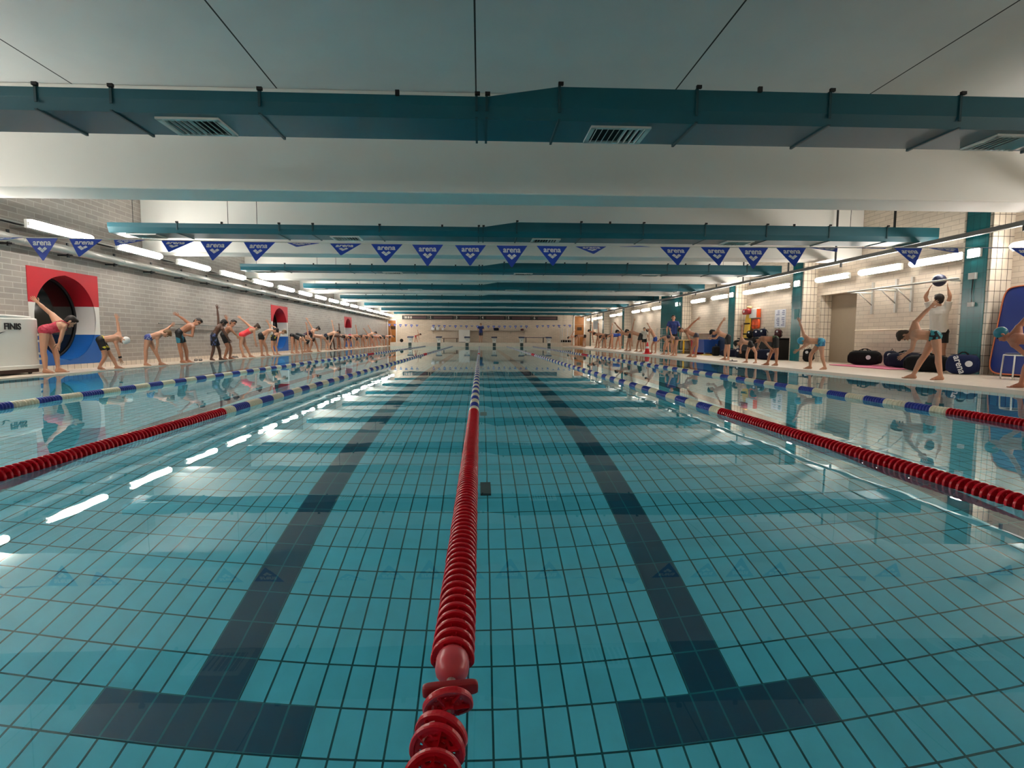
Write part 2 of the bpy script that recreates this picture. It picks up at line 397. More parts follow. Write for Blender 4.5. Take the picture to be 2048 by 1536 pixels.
# ------------------------------------------------------------------ lamps
M_tube = glow_mat('fluorescent_tube', LAMP_COLOUR, LAMP_STRENGTH)
def lamp(x, z, L, inward, label, group, m=None, reach=.29):
    t = thing('fluorescent_lamp', (x, 0, z), label, 'lamp', group)
    MB().caps((0, -L / 2, 0), (0, L / 2, 0), .068, n=14).build('tube', m or M_tube, t, smooth=True)
    b = MB(); w = -inward; b.bb(min(w * .075, w * .13), max(w * .075, w * .13), -L / 2 - .06, L / 2 + .06, -.07, .07); [b.bb(min(-w * .03, w * .10), max(-w * .03, w * .10), e * (L / 2 + .035) - .02, e * (L / 2 + .035) + .02, -.035, .035) for e in (-1, 1)]; b.bb(min(w * .01, w * .13), max(w * .01, w * .13), -L / 2 - .06, L / 2 + .06, .07, .08); b.bb(min(w * .03, w * .13), max(w * .03, w * .13), -L / 2 - .06, L / 2 + .06, -.08, -.07); b.build('housing', M_alu, t)  # lips added and back plate placed to keep tube light off the wall
    for yy in (-L / 3, L / 3): MB().bb(min(w * .1, w * reach), max(w * .1, w * reach), yy - .015, yy + .015, -.02, .01).build('bracket', M_steel, t)
    return t
first = None
for i, y in enumerate(LAMPS_PORTHOLE_SIDE):
    lb = ORD[i] + ' lit fluorescent tube along the porthole wall, counted from the near end'
    if first is None: first = lamp(-8.20, 2.80, 1.50, 1, lb, 'fluorescent tubes along the porthole wall', None, .64); first.location.y = y + .77
    else: dup(first, (-8.20, y + .77, 2.80), label=lb)
first = None
for i, y in enumerate(LAMPS_COLUMN_SIDE):
    lb = ORD[i] + ' lit fluorescent tube along the columned wall, counted from the near end'
    if first is None: first = lamp(10.36, 2.55, 1.30, -1, lb, 'fluorescent tubes along the columned wall', glow_mat('fluorescent_tube_columns', LAMP_COLOUR, LAMP_STRENGTH * .60)); first.location.y = y + .7
    else: dup(first, (10.36, y + .7, 2.55), label=lb)
for i, y in enumerate((10.9, 17.3, 21.95, 28.2)):
    t = thing('emergency_light', (10.2, y + .1, 2.52), 'small bright box light on the teal face of the ' + ORD[i] + ' column', 'lamp', 'box lights on the columns')
    MB().bb(-.05, 0, -.15, .15, -.09, .09).build('housing', M_alu, t); MB().bb(-.062, -.05, -.13, .13, -.08, .08).build('diffuser', M_tube, t)

# silver pipe and cable rail under the porthole-side lamps
t = thing('ventilation_pipe', (-8.68, 0, 2.55), 'long silver ventilation pipe under the lamps of the porthole wall', 'pipe')
MB().cone((0, YN, 0), (0, YF, 0), .095, .095, 20).build('pipe', M_steel, t, smooth=True)
for k in range(39): MB().cone((0, YN + .9 + 1.5 * k, 0), (0, YN + .95 + 1.5 * k, 0), .10, .10, 20).build('joint_ring', M_steel, t, smooth=True)
for k in range(34):
    y = 1.6 + 1.5 * k
    b = MB(); b.bb(-.17, .12, y, y + .05, -.13, -.10); b.bb(.02, .05, y, y + .05, -.16, .14); b.build('bracket', M_dark, t)
t = thing('cable_rail', (-8.72, 0, 2.86), 'dark cable rail carrying the tubes along the porthole wall', 'rail')
MB().bb(-.05, .05, YN, YF, -.015, .03).build('channel', M_dark, t); MB().bb(.05, .08, YN, YF, -.01, .02).build('conduit', M_steel, t)
# hung rail in front of the columns
M_rail = mat('rail_grey', (104, 104, 100), .5, .3)
t = thing('hanging_rail', (9.8, 0, 2.835), 'long dark rail hung from the ceiling before the columns', 'rail')
MB().bb(-.045, .045, YN, YF - .2, -.04, .045).build('channel', M_rail, t)
for k in range(-1, 17):
    y = 11.9 + 2.7 * k + (.35 if k % 2 else 0)
    if 0 <= (y - 5.45) % 6.45 < .8: y += .9
    near_beam = ((y - 8.65) % 6.45) < .73
    b = MB(); b.bb(-.018, .018, y - .02, y + .02, .04, (SOFFIT if near_beam else CEIL) - 2.835); b.build('hanger', M_dark, t)
for k in range(9):
    y = 9.6 + 5.1 * k
    b = MB(); b.bb(-.02, .02, y - .02, y + .02, -.14, -.03); b.build('hook', M_dark, t)

# ------------------------------------------------------------------ ducts
M_grille = mat('grille_enamel', (196, 200, 194), .4); M_vent_shade = mat('duct_inner_shade', (8, 14, 15), .8)  # near-black colour stands in for the shade inside the vents
def duct(i, y, first):
    x0, x1 = (-8.2 if first else -7.7), (10.19)
    zb, h1, h2, w = 2.90, .20, .31, .68
    org = (0, y, zb)
    t = thing('air_duct', org, ORD[i] + ' teal air duct across the hall, counted from the camera', 'duct', 'teal air ducts under the ceiling')
    b = MB(); ch = .5
    def sec(x, h): return [V(x, .045, .0), V(x, 0, .11), V(x, .0, .13), V(x, .0, h), V(x, w, h), V(x, w, .03), V(x, w - .03, 0), V(x, .06, 0)]
    b.rings([sec(x0, h1), sec(.12, h1), sec(.84, h2), sec(x1, h2)])
    b.build('duct_body', M_teal, t)
    xs = [-7.68 + 1.4 * k + (.7 if k % 3 == 2 else 0) for k in range(6)] + [.12, .84, 2.22, 3.58, 4.94, 6.3, 7.7, 9.0]
    for x in xs:
        if x < x0 + .05: continue
        h = h1 if x < .2 else h2
        b = MB(); e = .014
        b.bb(x - .012, x + .012, -e, 0, .06, h + .03); b.bb(x - .012, x + .012, -e, w + e, -e, .0); b.bb(x - .012, x + .012, w, w + e, 0, h + .03); b.bb(x - .012, x + .012, -e, w + e, h, h + .014)
        b.build('strap', M_strap, t)
        n = MB(); n.box((x + .01, -.02, h + .02), (.05, .03, .03)); n.build('bolt', M_black, t)
    for x in (-5.35, -.75, 1.55 + 1.3, 6.9):
        h = h1 if x < .2 else h2
        n = MB(); n.box((x, -.018, h + .01), (.04, .03, .05)); n.build('hook', M_black, t)
    for x in (-7.2, -5.25, -4.65, 8.2):
        h = h1 if x < .2 else h2
        b = MB(); b.cone((x, .05, h), (x, .05, CEIL - zb), .006, .006, 6); b.build('hanger_wire', M_dark, t)
    for x in (-7.1, -2.85, 1.5, 5.8):
        g = MB(); a, d = .27, .21; c = w / 2 + .03; fz = -.022
        for sx, sy, lx, ly in ((0, -1, 2 * a + .08, .045), (0, 1, 2 * a + .08, .045), (-1, 0, .045, 2 * d), (1, 0, .045, 2 * d)):
            g.box((x + sx * (a + .018), c + sy * (d + .0), fz / 2), (lx, ly, -fz))
        gf = g.build('vent_frame', M_grille, t)
        MB().bb(x - a, x + a, c - d, c + d, -.004, -.001).build('vent_shade_plate', M_vent_shade, gf)  # flat plate on the closed duct, painted as the dark behind the slats
        s = MB()
        for k in range(9): s.box((x - a + .06 * (k + .5), c, -.013), (.007, 2 * d, .03), ry=.5 * (1 if k < 4.5 else -1))
        s.build('slat', M_grille, gf)
for i in range(8): duct(i, 5.5 + 6.45 * i, i == 0)
# ------------------------------------------------------------------ lane ropes
M_fred = mat('red_float', (206, 20, 40), .26, var=.08); M_fwhite = mat('cream_float', (232, 226, 200), .3, var=.04); M_fblue = mat('blue_float', (34, 58, 158), .3, var=.06)
M_cable = mat('plastic_cable', (120, 110, 104), .4); M_buoy = mat('pink_buoy', (206, 74, 84), .3, var=.05)
def disc_mesh():
    b = MB(); n = 36; R = .050
    b.lathe((0, 0, 0), (0, 1, 0), [(-.0065, .0415), (-.007, .048), (-.004, R), (.004, R), (.007, .048), (.0065, .0415)], n)
    b.lathe((0, 0, 0), (0, 1, 0), [(-.013, .004), (-.013, .0115), (.013, .0115), (.013, .004)], 18)
    rad = [.0115, .018, .0225, .028, .033, .0415]; th = np.arange(n) * 2 * PI / n
    for side in (-.0025, .0025):
        vs = [V(math.cos(t) * r, side, math.sin(t) * r) for r in rad for t in th]; fs = []
        for q in range(5):
            for k in range(n):
                if q in (1, 3) and (k + q) % 3 != 0: continue
                fs.append((q * n + k, q * n + (k + 1) % n, (q + 1) * n + (k + 1) % n, (q + 1) * n + k))
        b.add(vs, fs)
    for q in range(6):
        t = q * PI / 3; p = V(math.cos(t), 0, math.sin(t))
        b.prism([p * .011 + V(0, -.010, 0), p * .042 + V(0, -.010, 0), p * .042 + V(0, .010, 0), p * .011 + V(0, .010, 0)], np.cross(p, V(0, 1, 0)) * .002)
    o = b.build('float_disc', M_fred, None, smooth=False); me = o.data; bpy.data.objects.remove(o)
    return me
PITCH = .042
def band(y):
    if y < 5.06 or 24.0 < y < 25.4: return 0
    return 1 if int((y - 5.06) / .34) % 2 == 0 else 2
def far_discs(y0):
    vs, fs, mi = [], [], []
    n = 14; prof = [(-.020, .030), (-.008, .040), (-.005, .05), (.005, .05), (.008, .040), (.020, .030)]; y = y0
    while y < 49.6:
        base = len(vs)
        for h, r in prof: vs += [(math.cos(k * 2 * PI / n) * r, y + h, math.sin(k * 2 * PI / n) * r) for k in range(n)]
        for q in range(5):
            for k in range(n): fs.append((base + q * n + k, base + q * n + (k + 1) % n, base + (q + 1) * n + (k + 1) % n, base + (q + 1) * n + k)); mi.append(band(y))
        y += PITCH
    me = bpy.data.meshes.new('float_disc'); me.from_pydata(vs, [], fs)
    for m in (M_fred, M_fwhite, M_fblue): me.materials.append(m)
    me.polygons.foreach_set('material_index', mi); me.polygons.foreach_set('use_smooth', [True] * len(fs))
    bm = bmesh.new(); bm.from_mesh(me); bmesh.ops.recalc_face_normals(bm, faces=bm.faces); bm.to_mesh(me); bm.free()
    return me
DISC = disc_mesh(); FAR = far_discs(1.01 + 100 * PITCH)
ROPE_X = [-4.80, -2.40, 0, 2.45, 4.78]
ROPE_LABEL = ['lane rope of floats floating next to the porthole side of the pool', 'second lane rope counted from the porthole wall', 'lane rope down the middle of the pool with the pink buoy', 'second lane rope counted from the columned wall', 'lane rope of floats floating next to the columned side of the pool']
for i, x in enumerate(ROPE_X):
    t = thing('lane_rope', (x, 0, .008), ROPE_LABEL[i], 'lane rope', 'lane ropes on the pool')
    MB().cone((0, -.40, 0), (0, 49.98, 0), .004, .004, 8).build('cable', M_cable, t)
    fo = bpy.data.objects.new('float_disc', FAR); C.objects.link(fo); fo.parent = t; fo['kind'] = 'stuff'
    for k in range(100):
        o = bpy.data.objects.new('float_disc', DISC); C.objects.link(o); o.parent = t
        y = 1.01 + PITCH * k
        w = (k * 7919) % 13 / 13 - .5
        o.location = (.002 * w, y, 0); o.rotation_euler = (.05 * w, k * .7, .06 * w)
    if i == 2:
        MB().caps((0, .962, .006), (0, .985, .006), .037, .037, 20, 5).build('buoy', M_buoy, t, smooth=True)
        b = MB(); b.soft((0, .895, .004), (.115, .022, .026), 6, rz=.12); b.build('spreader', mat('dark_red_plastic', (150, 24, 34), .35), t, smooth=True)
        MB().lathe((0, .93, .0), (0, 1, 0), [(-.02, .004), (-.02, .01), (.02, .01), (.02, .004)], 12).build('thimble', M_steel, t)
        for q, (dx, y, rx, rz) in enumerate([(-.002, .845, .34, .16), (-.010, .765, .22, -.12), (-.014, .725, .24, .05), (-.016, .66, .2, .1), (-.018, .60, .15, 0)]):
            o = bpy.data.objects.new('float_disc', DISC); C.objects.link(o); o.parent = t
            o.location = (dx, y, 0); o.rotation_euler = (rx, q * .9, rz)

# ------------------------------------------------------------------ backstroke pennants
M_pen = mat('pennant_blue', (26, 72, 186), .55, var=.08); M_let = mat('pennant_white', (236, 238, 240), .55, var=.02)
PENNANTS = [(-4.13, 71), (-3.83, 0), (-3.45, 31), (-3.07, 66), (-2.65, 52), (-2.31, 25), (-1.93, 25), (-1.54, 71), (-1.16, 50), (-0.79, 25), (-0.42, 4), (-0.03, 13), (0.35, 0), (0.72, 18), (1.08, 62), (1.49, 83), (1.87, 25), (2.25, 25), (2.61, 3), (2.97, 22), (3.28, 71), (3.74, 79), (4.1, 28), (4.44, 68), (4.86, 82), (5.25, 36), (-4.5, 20), (5.62, 30)]
PZ = lambda x: 1.583 + .0012 * x ** 2
def pennant_mesh(w, h):
    b = MB(); b.prism([(-w / 2, 0, 0), (w / 2, 0, 0), (w * .02, 0, -h), (-w * .02, 0, -h)], (0, .0015, 0)); o = b.build('pennant', M_pen); me = o.data; bpy.data.objects.remove(o); return me
def emblem_mesh(s):
    b = MB()
    for cx, cz in ((-.52, 0), (.52, 0), (0, -.42)):   # three lozenges, two above one
        b.prism([(s * (cx - .47), 0, s * cz), (s * cx, 0, s * (cz + .37)), (s * (cx + .47), 0, s * cz), (s * cx, 0, s * (cz - .37))], (0, .001, 0))
    o = b.build('emblem', M_let); me = o.data; bpy.data.objects.remove(o); return me
PEN, EMB = pennant_mesh(.285, .195), emblem_mesh(.044)
LET = text_mesh('lettering', 'arena', .072, M_let, bold=.0016, extrude=.0006)
t = thing('flag_line', (0, 5.0, PZ(0)), 'string of blue lettered pennants across the near end of the pool', 'flag line')
MB().tube([(x, 0, PZ(x) - PZ(0)) for x in np.linspace(-8.84, 10.63, 41)], .0045, 6).build('string', mat('white_cord', (226, 224, 214), .6), t)
for x, a in PENNANTS:
    o = bpy.data.objects.new('pennant', PEN); C.objects.link(o); o.parent = t
    o.location = (x, -.002, PZ(x) - PZ(0) - .003); o.rotation_euler = (math.radians(-a), 0, random.uniform(-.06, .06))
    l = bpy.data.objects.new('lettering', LET); C.objects.link(l); l.parent = o; l.location = (0, -.0015, -.040); l.rotation_euler = (PI / 2, 0, 0)
    e = bpy.data.objects.new('emblem', EMB); C.objects.link(e); e.parent = o; e.location = (0, -.0022, -.092)
PENF = pennant_mesh(.24, .24); EMBF = emblem_mesh(.06)
t = thing('flag_line', (0, 45.0, 1.80), 'distant string of small pennants across the far end of the pool', 'flag line')
MB().tube([(x, 0, .002 * x * x - .05) for x in np.linspace(-8.8, 10.6, 31)], .005, 6).build('string', mat('white_cord', (226, 224, 214), .6), t)
for k in range(34):
    x = -7.2 + .44 * k
    if k in (6, 7, 26): continue
    o = bpy.data.objects.new('pennant', PENF); C.objects.link(o); o.parent = t; o.location = (x, 0, .002 * x * x - .055); o.rotation_euler = (-math.radians((k * 37) % 70), 0, 0)
    e = bpy.data.objects.new('emblem', EMBF); C.objects.link(e); e.parent = o; e.location = (0, -.0025, -.09)

# drains on the pool floor
for y, n in ((4.62, 'near'), (7.45, 'second')):
    d = MB((.11, y, DEPTH)); d.bb(.065, .155, y - .13, y + .13, DEPTH + .004, DEPTH + .012); o = d.build('floor_drain', mat('drain_grey', (22, 42, 48), .6))
    tag(o, 'dark floor drain seen through the water beside the middle rope, %s from the camera' % ('first' if n == 'near' else 'second'), 'drain')
PEOPLE={
 'red_suit':{'z':0.015,'s':0.966,'n':[-0.593,0.805],'f':1,'j':{'k1':[-8.362,10.917,0.43],'t1':[-8.186,10.931,0.036],'a1':[-8.35,10.926,0.087],'k2':[-8.325,11.16,0.46],'t2':[-8.164,11.279,0.036],'a2':[-8.296,11.181,0.105],'p':[-8.383,11.009,0.847],'n':[-8.132,11.194,0.948],'h':[-8.052,11.253,1.023],'sA':[-8.335,11.165,1.151],'eA':[-8.453,11.114,1.286],'wA':[-8.559,11.036,1.442],'sB':[-8.089,11.106,0.91],'eB':[-8.11,11.055,0.705],'wB':[-8.168,11.012,0.476]}},
 'white_cap':{'z':0.015,'s':0.816,'n':[-0.541,0.841],'f':1,'j':{'k1':[-8.102,12.301,0.32],'t1':[-8.065,12.207,0.033],'a1':[-8.2,12.238,0.076],'k2':[-8.099,12.478,0.301],'t2':[-7.906,12.603,0.033],'a2':[-8.022,12.528,0.076],'p':[-8.204,12.323,0.655],'n':[-7.912,12.511,0.711],'h':[-7.843,12.556,0.649],'sA':[-7.962,12.576,0.806],'eA':[-7.983,12.592,0.984],'wA':[-8.012,12.573,1.243],'sB':[-7.934,12.4,0.602],'eB':[-7.886,12.402,0.399],'wB':[-7.839,12.432,0.126]}},
 'blue_briefs':{'z':0.015,'s':0.852,'n':[-0.493,0.87],'f':1,'j':{'k1':[-8.203,13.945,0.399],'t1':[-8.071,13.926,0.034],'a1':[-8.215,13.938,0.079],'k2':[-8.12,14.168,0.395],'t2':[-7.878,14.276,0.034],'a2':[-8.015,14.228,0.079],'p':[-8.185,14.043,0.706],'n':[-7.937,14.184,0.801],'h':[-7.828,14.246,0.808],'sA':[-7.961,14.268,0.864],'eA':[-7.877,14.345,0.928],'wA':[-7.779,14.401,1.035],'sB':[-7.976,14.064,0.687],'eB':[-7.961,14.043,0.542],'wB':[-7.98,14.032,0.419]}},
 'teal_jammer':{'z':0.015,'s':1.003,'n':[-0.456,0.89],'f':1,'j':{'k1':[-8.172,15.476,0.412],'t1':[-7.97,15.484,0.037],'a1':[-8.14,15.493,0.09],'k2':[-8.139,15.696,0.431],'t2':[-7.946,15.73,0.037],'a2':[-8.115,15.708,0.09],'p':[-8.217,15.554,0.843],'n':[-7.935,15.699,1.057],'h':[-7.81,15.763,1.147],'sA':[-8.016,15.77,1.077],'eA':[-8.185,15.717,1.235],'wA':[-8.358,15.629,1.372],'sB':[-7.865,15.622,0.994],'eB':[-7.883,15.579,0.754],'wB':[-8.009,15.514,0.787]}},
 'board_shorts':{'z':0.015,'s':0.907,'n':[-0.418,0.908],'f':1,'j':{'k1':[-8.122,17.305,0.387],'t1':[-8.054,17.207,0.035],'a1':[-8.193,17.272,0.083],'k2':[-8.066,17.511,0.383],'t2':[-7.879,17.531,0.035],'a2':[-8.034,17.525,0.083],'p':[-8.145,17.384,0.768],'n':[-7.969,17.465,1.089],'h':[-7.879,17.507,1.168],'sA':[-8.049,17.528,1.077],'eA':[-8.063,17.552,1.36],'wA':[-8.089,17.54,1.742],'sB':[-7.873,17.41,0.974],'eB':[-7.774,17.425,0.77],'wB':[-7.684,17.467,0.604]}},
 'black_jammer':{'z':0.015,'s':0.982,'n':[-0.404,0.915],'f':1,'j':{'k1':[-8.072,18.157,0.405],'t1':[-8.035,18.012,0.037],'a1':[-8.166,18.116,0.089],'k2':[-8.066,18.353,0.375],'t2':[-7.931,18.303,0.037],'a2':[-8.093,18.341,0.089],'p':[-8.206,18.194,0.804],'n':[-8.023,18.275,1.047],'h':[-7.941,18.311,1.182],'sA':[-8.097,18.35,1.007],'eA':[-8.137,18.365,1.182],'wA':[-8.176,18.347,1.355],'sB':[-7.964,18.194,0.965],'eB':[-7.867,18.205,0.859],'wB':[-7.759,18.252,0.726]}},
 'neon_suit':{'z':0.015,'s':0.972,'n':[-0.377,0.926],'f':1,'j':{'k1':[-8.385,19.872,0.405],'t1':[-8.16,19.839,0.036],'a1':[-8.313,19.901,0.088],'k2':[-8.315,20.089,0.432],'t2':[-8.01,20.147,0.036],'a2':[-8.175,20.147,0.088],'p':[-8.37,19.973,0.815],'n':[-8.016,20.117,1.024],'h':[-7.91,20.16,1.078],'sA':[-8.114,20.182,1.069],'eA':[-8.331,20.125,1.287],'wA':[-8.536,20.042,1.488],'sB':[-7.969,20.031,0.979],'eB':[-7.941,20.011,0.7],'wB':[-7.887,20.033,0.376]}},
 'dark_trunks':{'z':0.015,'s':0.951,'n':[-0.352,0.936],'f':1,'j':{'k1':[-8.197,21.232,0.389],'t1':[-8.021,21.201,0.036],'a1':[-8.178,21.239,0.086],'k2':[-8.096,21.453,0.355],'t2':[-7.909,21.402,0.036],'a2':[-8.056,21.468,0.086],'p':[-8.23,21.311,0.811],'n':[-7.9,21.435,0.993],'h':[-7.735,21.497,0.988],'sA':[-7.932,21.525,1.019],'eA':[-7.971,21.541,1.177],'wA':[-8.018,21.523,1.271],'sB':[-7.964,21.309,0.89],'eB':[-8.027,21.255,0.702],'wB':[-8.056,21.244,0.609]}},
 'yellow_trunks':{'z':0.015,'s':0.889,'n':[-0.337,0.941],'f':1,'j':{'k1':[-8.306,22.623,0.331],'t1':[-8.11,22.571,0.035],'a1':[-8.24,22.646,0.082],'k2':[-8.229,22.82,0.329],'t2':[-8.028,22.811,0.035],'a2':[-8.177,22.839,0.082],'p':[-8.279,22.717,0.764],'n':[-8.056,22.797,0.916],'h':[-7.893,22.855,0.941],'sA':[-8.158,22.855,0.967],'eA':[-8.251,22.85,1.134],'wA':[-8.309,22.829,1.166],'sB':[-8.044,22.707,0.816],'eB':[-8.084,22.665,0.599],'wB':[-8.118,22.652,0.398]}},
 'l10':{'z':0.015,'s':0.945,'n':[-0.31,0.951],'f':1,'j':{'k1':[-8.233,24.85,0.447],'t1':[-8.107,24.803,0.036],'a1':[-8.263,24.84,0.086],'k2':[-8.175,25.048,0.45],'t2':[-7.982,25.026,0.036],'a2':[-8.139,25.06,0.086],'p':[-8.258,24.932,0.821],'n':[-7.838,25.069,0.632],'h':[-7.698,25.114,0.541],'sA':[-7.869,25.158,0.724],'eA':[-7.756,25.224,0.479],'wA':[-7.577,25.283,0.174],'sB':[-7.897,24.95,0.587],'eB':[-7.851,24.935,0.311],'wB':[-7.825,24.944,-0.05]}},
 'l11':{'z':0.015,'s':0.981,'n':[-0.301,0.954],'f':1,'j':{'k1':[-8.529,26.503,0.463],'t1':[-8.407,26.451,0.037],'a1':[-8.569,26.49,0.089],'k2':[-8.453,26.712,0.466],'t2':[-8.244,26.69,0.037],'a2':[-8.407,26.727,0.089],'p':[-8.548,26.59,0.85],'n':[-8.09,26.734,0.715],'h':[-7.934,26.783,0.642],'sA':[-8.133,26.824,0.81],'eA':[-8.167,26.844,1.099],'wA':[-8.225,26.826,1.469],'sB':[-8.147,26.613,0.657],'eB':[-8.122,26.59,0.369],'wB':[-8.124,26.59,-0.007]}},
 'l12':{'z':0.015,'s':0.956,'n':[-0.291,0.957],'f':1,'j':{'k1':[-8.328,26.94,0.454],'t1':[-8.201,26.893,0.036],'a1':[-8.359,26.931,0.087],'k2':[-8.265,27.139,0.456],'t2':[-8.069,27.115,0.036],'a2':[-8.228,27.151,0.087],'p':[-8.353,27.023,0.832],'n':[-7.933,27.15,1.078],'h':[-7.775,27.198,1.142],'sA':[-8.028,27.221,1.133],'eA':[-8.152,27.214,1.383],'wA':[-8.322,27.162,1.691],'sB':[-7.934,27.05,0.973],'eB':[-7.954,27.014,0.691],'wB':[-8.014,26.996,0.329]}},
 'l13':{'z':0.015,'s':0.969,'n':[-0.279,0.96],'f':1,'j':{'k1':[-8.292,27.865,0.451],'t1':[-8.209,27.797,0.036],'a1':[-8.368,27.843,0.088],'k2':[-8.138,28.091,0.454],'t2':[-7.895,28.074,0.036],'a2':[-8.054,28.116,0.088],'p':[-8.272,27.962,0.825],'n':[-7.809,28.096,0.757],'h':[-7.649,28.143,0.707],'sA':[-7.859,28.183,0.845],'eA':[-7.742,28.247,0.601],'wA':[-7.559,28.3,0.296],'sB':[-7.86,27.98,0.69],'eB':[-7.849,27.953,0.409],'wB':[-7.868,27.948,0.046]}},
 'l14':{'z':0.015,'s':0.99,'n':[-0.258,0.966],'f':1,'j':{'k1':[-8.626,31.759,0.473],'t1':[-8.486,31.712,0.037],'a1':[-8.649,31.753,0.089],'k2':[-8.568,31.959,0.476],'t2':[-8.372,31.93,0.037],'a2':[-8.536,31.968,0.089],'p':[-8.658,31.843,0.865],'n':[-8.177,31.972,1.016],'h':[-8.001,32.019,1.044],'sA':[-8.261,32.052,1.089],'eA':[-8.311,32.069,1.38],'wA':[-8.389,32.048,1.748],'sB':[-8.202,31.863,0.916],'eB':[-8.293,31.808,0.64],'wB':[-8.442,31.768,0.293]}},
 'l15':{'z':0.015,'s':0.999,'n':[-0.251,0.968],'f':1,'j':{'k1':[-8.672,32.942,0.475],'t1':[-8.547,32.888,0.037],'a1':[-8.711,32.931,0.09],'k2':[-8.58,33.151,0.479],'t2':[-8.366,33.123,0.037],'a2':[-8.531,33.164,0.09],'p':[-8.687,33.031,0.869],'n':[-8.189,33.159,0.825],'h':[-8.016,33.204,0.783],'sA':[-8.244,33.248,0.917],'eA':[-8.256,33.276,1.213],'wA':[-8.286,33.268,1.594],'sB':[-8.244,33.042,0.75],'eB':[-8.223,33.017,0.456],'wB':[-8.23,33.015,0.074]}},
 'l16':{'z':0.015,'s':0.997,'n':[-0.24,0.971],'f':1,'j':{'k1':[-8.666,34.463,0.477],'t1':[-8.533,34.412,0.037],'a1':[-8.697,34.455,0.09],'k2':[-8.588,34.667,0.48],'t2':[-8.381,34.637,0.037],'a2':[-8.546,34.678,0.09],'p':[-8.689,34.55,0.871],'n':[-8.191,34.673,0.799],'h':[-8.019,34.716,0.747],'sA':[-8.241,34.763,0.892],'eA':[-8.157,34.815,0.613],'wA':[-8.015,34.85,0.262],'sB':[-8.251,34.555,0.728],'eB':[-8.239,34.528,0.434],'wB':[-8.258,34.523,0.052]}},
 'l17':{'z':0.015,'s':0.994,'n':[-0.228,0.974],'f':1,'j':{'k1':[-8.599,36.036,0.474],'t1':[-8.483,35.979,0.037],'a1':[-8.646,36.025,0.09],'k2':[-8.486,36.246,0.478],'t2':[-8.264,36.216,0.037],'a2':[-8.428,36.259,0.09],'p':[-8.605,36.126,0.865],'n':[-8.122,36.239,0.729],'h':[-7.958,36.278,0.656],'sA':[-8.159,36.333,0.824],'eA':[-7.991,36.403,0.6],'wA':[-7.744,36.46,0.326],'sB':[-8.19,36.121,0.671],'eB':[-8.14,36.102,0.383],'wB':[-8.108,36.11,0.006]}},
 'l18':{'z':0.015,'s':0.998,'n':[-0.221,0.975],'f':1,'j':{'k1':[-8.67,37.67,0.48],'t1':[-8.537,37.619,0.037],'a1':[-8.701,37.663,0.09],'k2':[-8.587,37.873,0.484],'t2':[-8.38,37.841,0.037],'a2':[-8.544,37.883,0.091],'p':[-8.692,37.757,0.874],'n':[-8.183,37.873,0.859],'h':[-8.005,37.913,0.826],'sA':[-8.24,37.962,0.948],'eA':[-8.281,37.983,1.241],'wA':[-8.351,37.967,1.615],'sB':[-8.238,37.758,0.779],'eB':[-8.217,37.732,0.485],'wB':[-8.223,37.73,0.102]}},
 'l19':{'z':0.015,'s':1.001,'n':[-0.211,0.977],'f':1,'j':{'k1':[-8.68,39.506,0.482],'t1':[-8.555,39.452,0.037],'a1':[-8.719,39.498,0.09],'k2':[-8.578,39.713,0.485],'t2':[-8.362,39.68,0.037],'a2':[-8.526,39.724,0.093],'p':[-8.693,39.596,0.876],'n':[-8.19,39.704,0.786],'h':[-8.017,39.742,0.727],'sA':[-8.235,39.797,0.88],'eA':[-8.172,39.842,0.593],'wA':[-8.058,39.866,0.229],'sB':[-8.256,39.588,0.718],'eB':[-8.245,39.559,0.423],'wB':[-8.263,39.555,0.041]}},
 'l20':{'z':0.015,'s':0.999,'n':[-0.201,0.979],'f':1,'j':{'k1':[-8.674,41.536,0.484],'t1':[-8.541,41.484,0.037],'a1':[-8.705,41.53,0.09],'k2':[-8.586,41.738,0.487],'t2':[-8.378,41.703,0.037],'a2':[-8.542,41.747,0.095],'p':[-8.695,41.624,0.878],'n':[-8.183,41.729,0.834],'h':[-8.004,41.766,0.792],'sA':[-8.234,41.82,0.926],'eA':[-8.399,41.817,1.168],'wA':[-8.625,41.77,1.463],'sB':[-8.244,41.614,0.759],'eB':[-8.223,41.588,0.465],'wB':[-8.228,41.587,0.082]}},
 'l21':{'z':0.015,'s':0.999,'n':[-0.194,0.981],'f':1,'j':{'k1':[-8.675,43.197,0.485],'t1':[-8.543,43.144,0.037],'a1':[-8.706,43.191,0.09],'k2':[-8.586,43.398,0.489],'t2':[-8.377,43.362,0.037],'a2':[-8.541,43.407,0.096],'p':[-8.696,43.284,0.88],'n':[-8.208,43.381,1.068],'h':[-8.028,43.417,1.109],'sA':[-8.293,43.466,1.136],'eA':[-8.428,43.47,1.397],'wA':[-8.618,43.432,1.719],'sB':[-8.233,43.274,0.964],'eB':[-8.231,43.244,0.668],'wB':[-8.262,43.238,0.287]}},
 'l22':{'z':0.015,'s':1.003,'n':[-0.187,0.982],'f':1,'j':{'k1':[-8.685,44.995,0.487],'t1':[-8.56,44.94,0.037],'a1':[-8.724,44.988,0.091],'k2':[-8.577,45.2,0.491],'t2':[-8.36,45.164,0.037],'a2':[-8.524,45.21,0.098],'p':[-8.697,45.085,0.882],'n':[-8.185,45.182,0.81],'h':[-8.008,45.216,0.758],'sA':[-8.23,45.276,0.903],'eA':[-8.118,45.328,0.634],'wA':[-7.942,45.361,0.298],'sB':[-8.251,45.068,0.739],'eB':[-8.23,45.041,0.444],'wB':[-8.235,45.04,0.061]}},
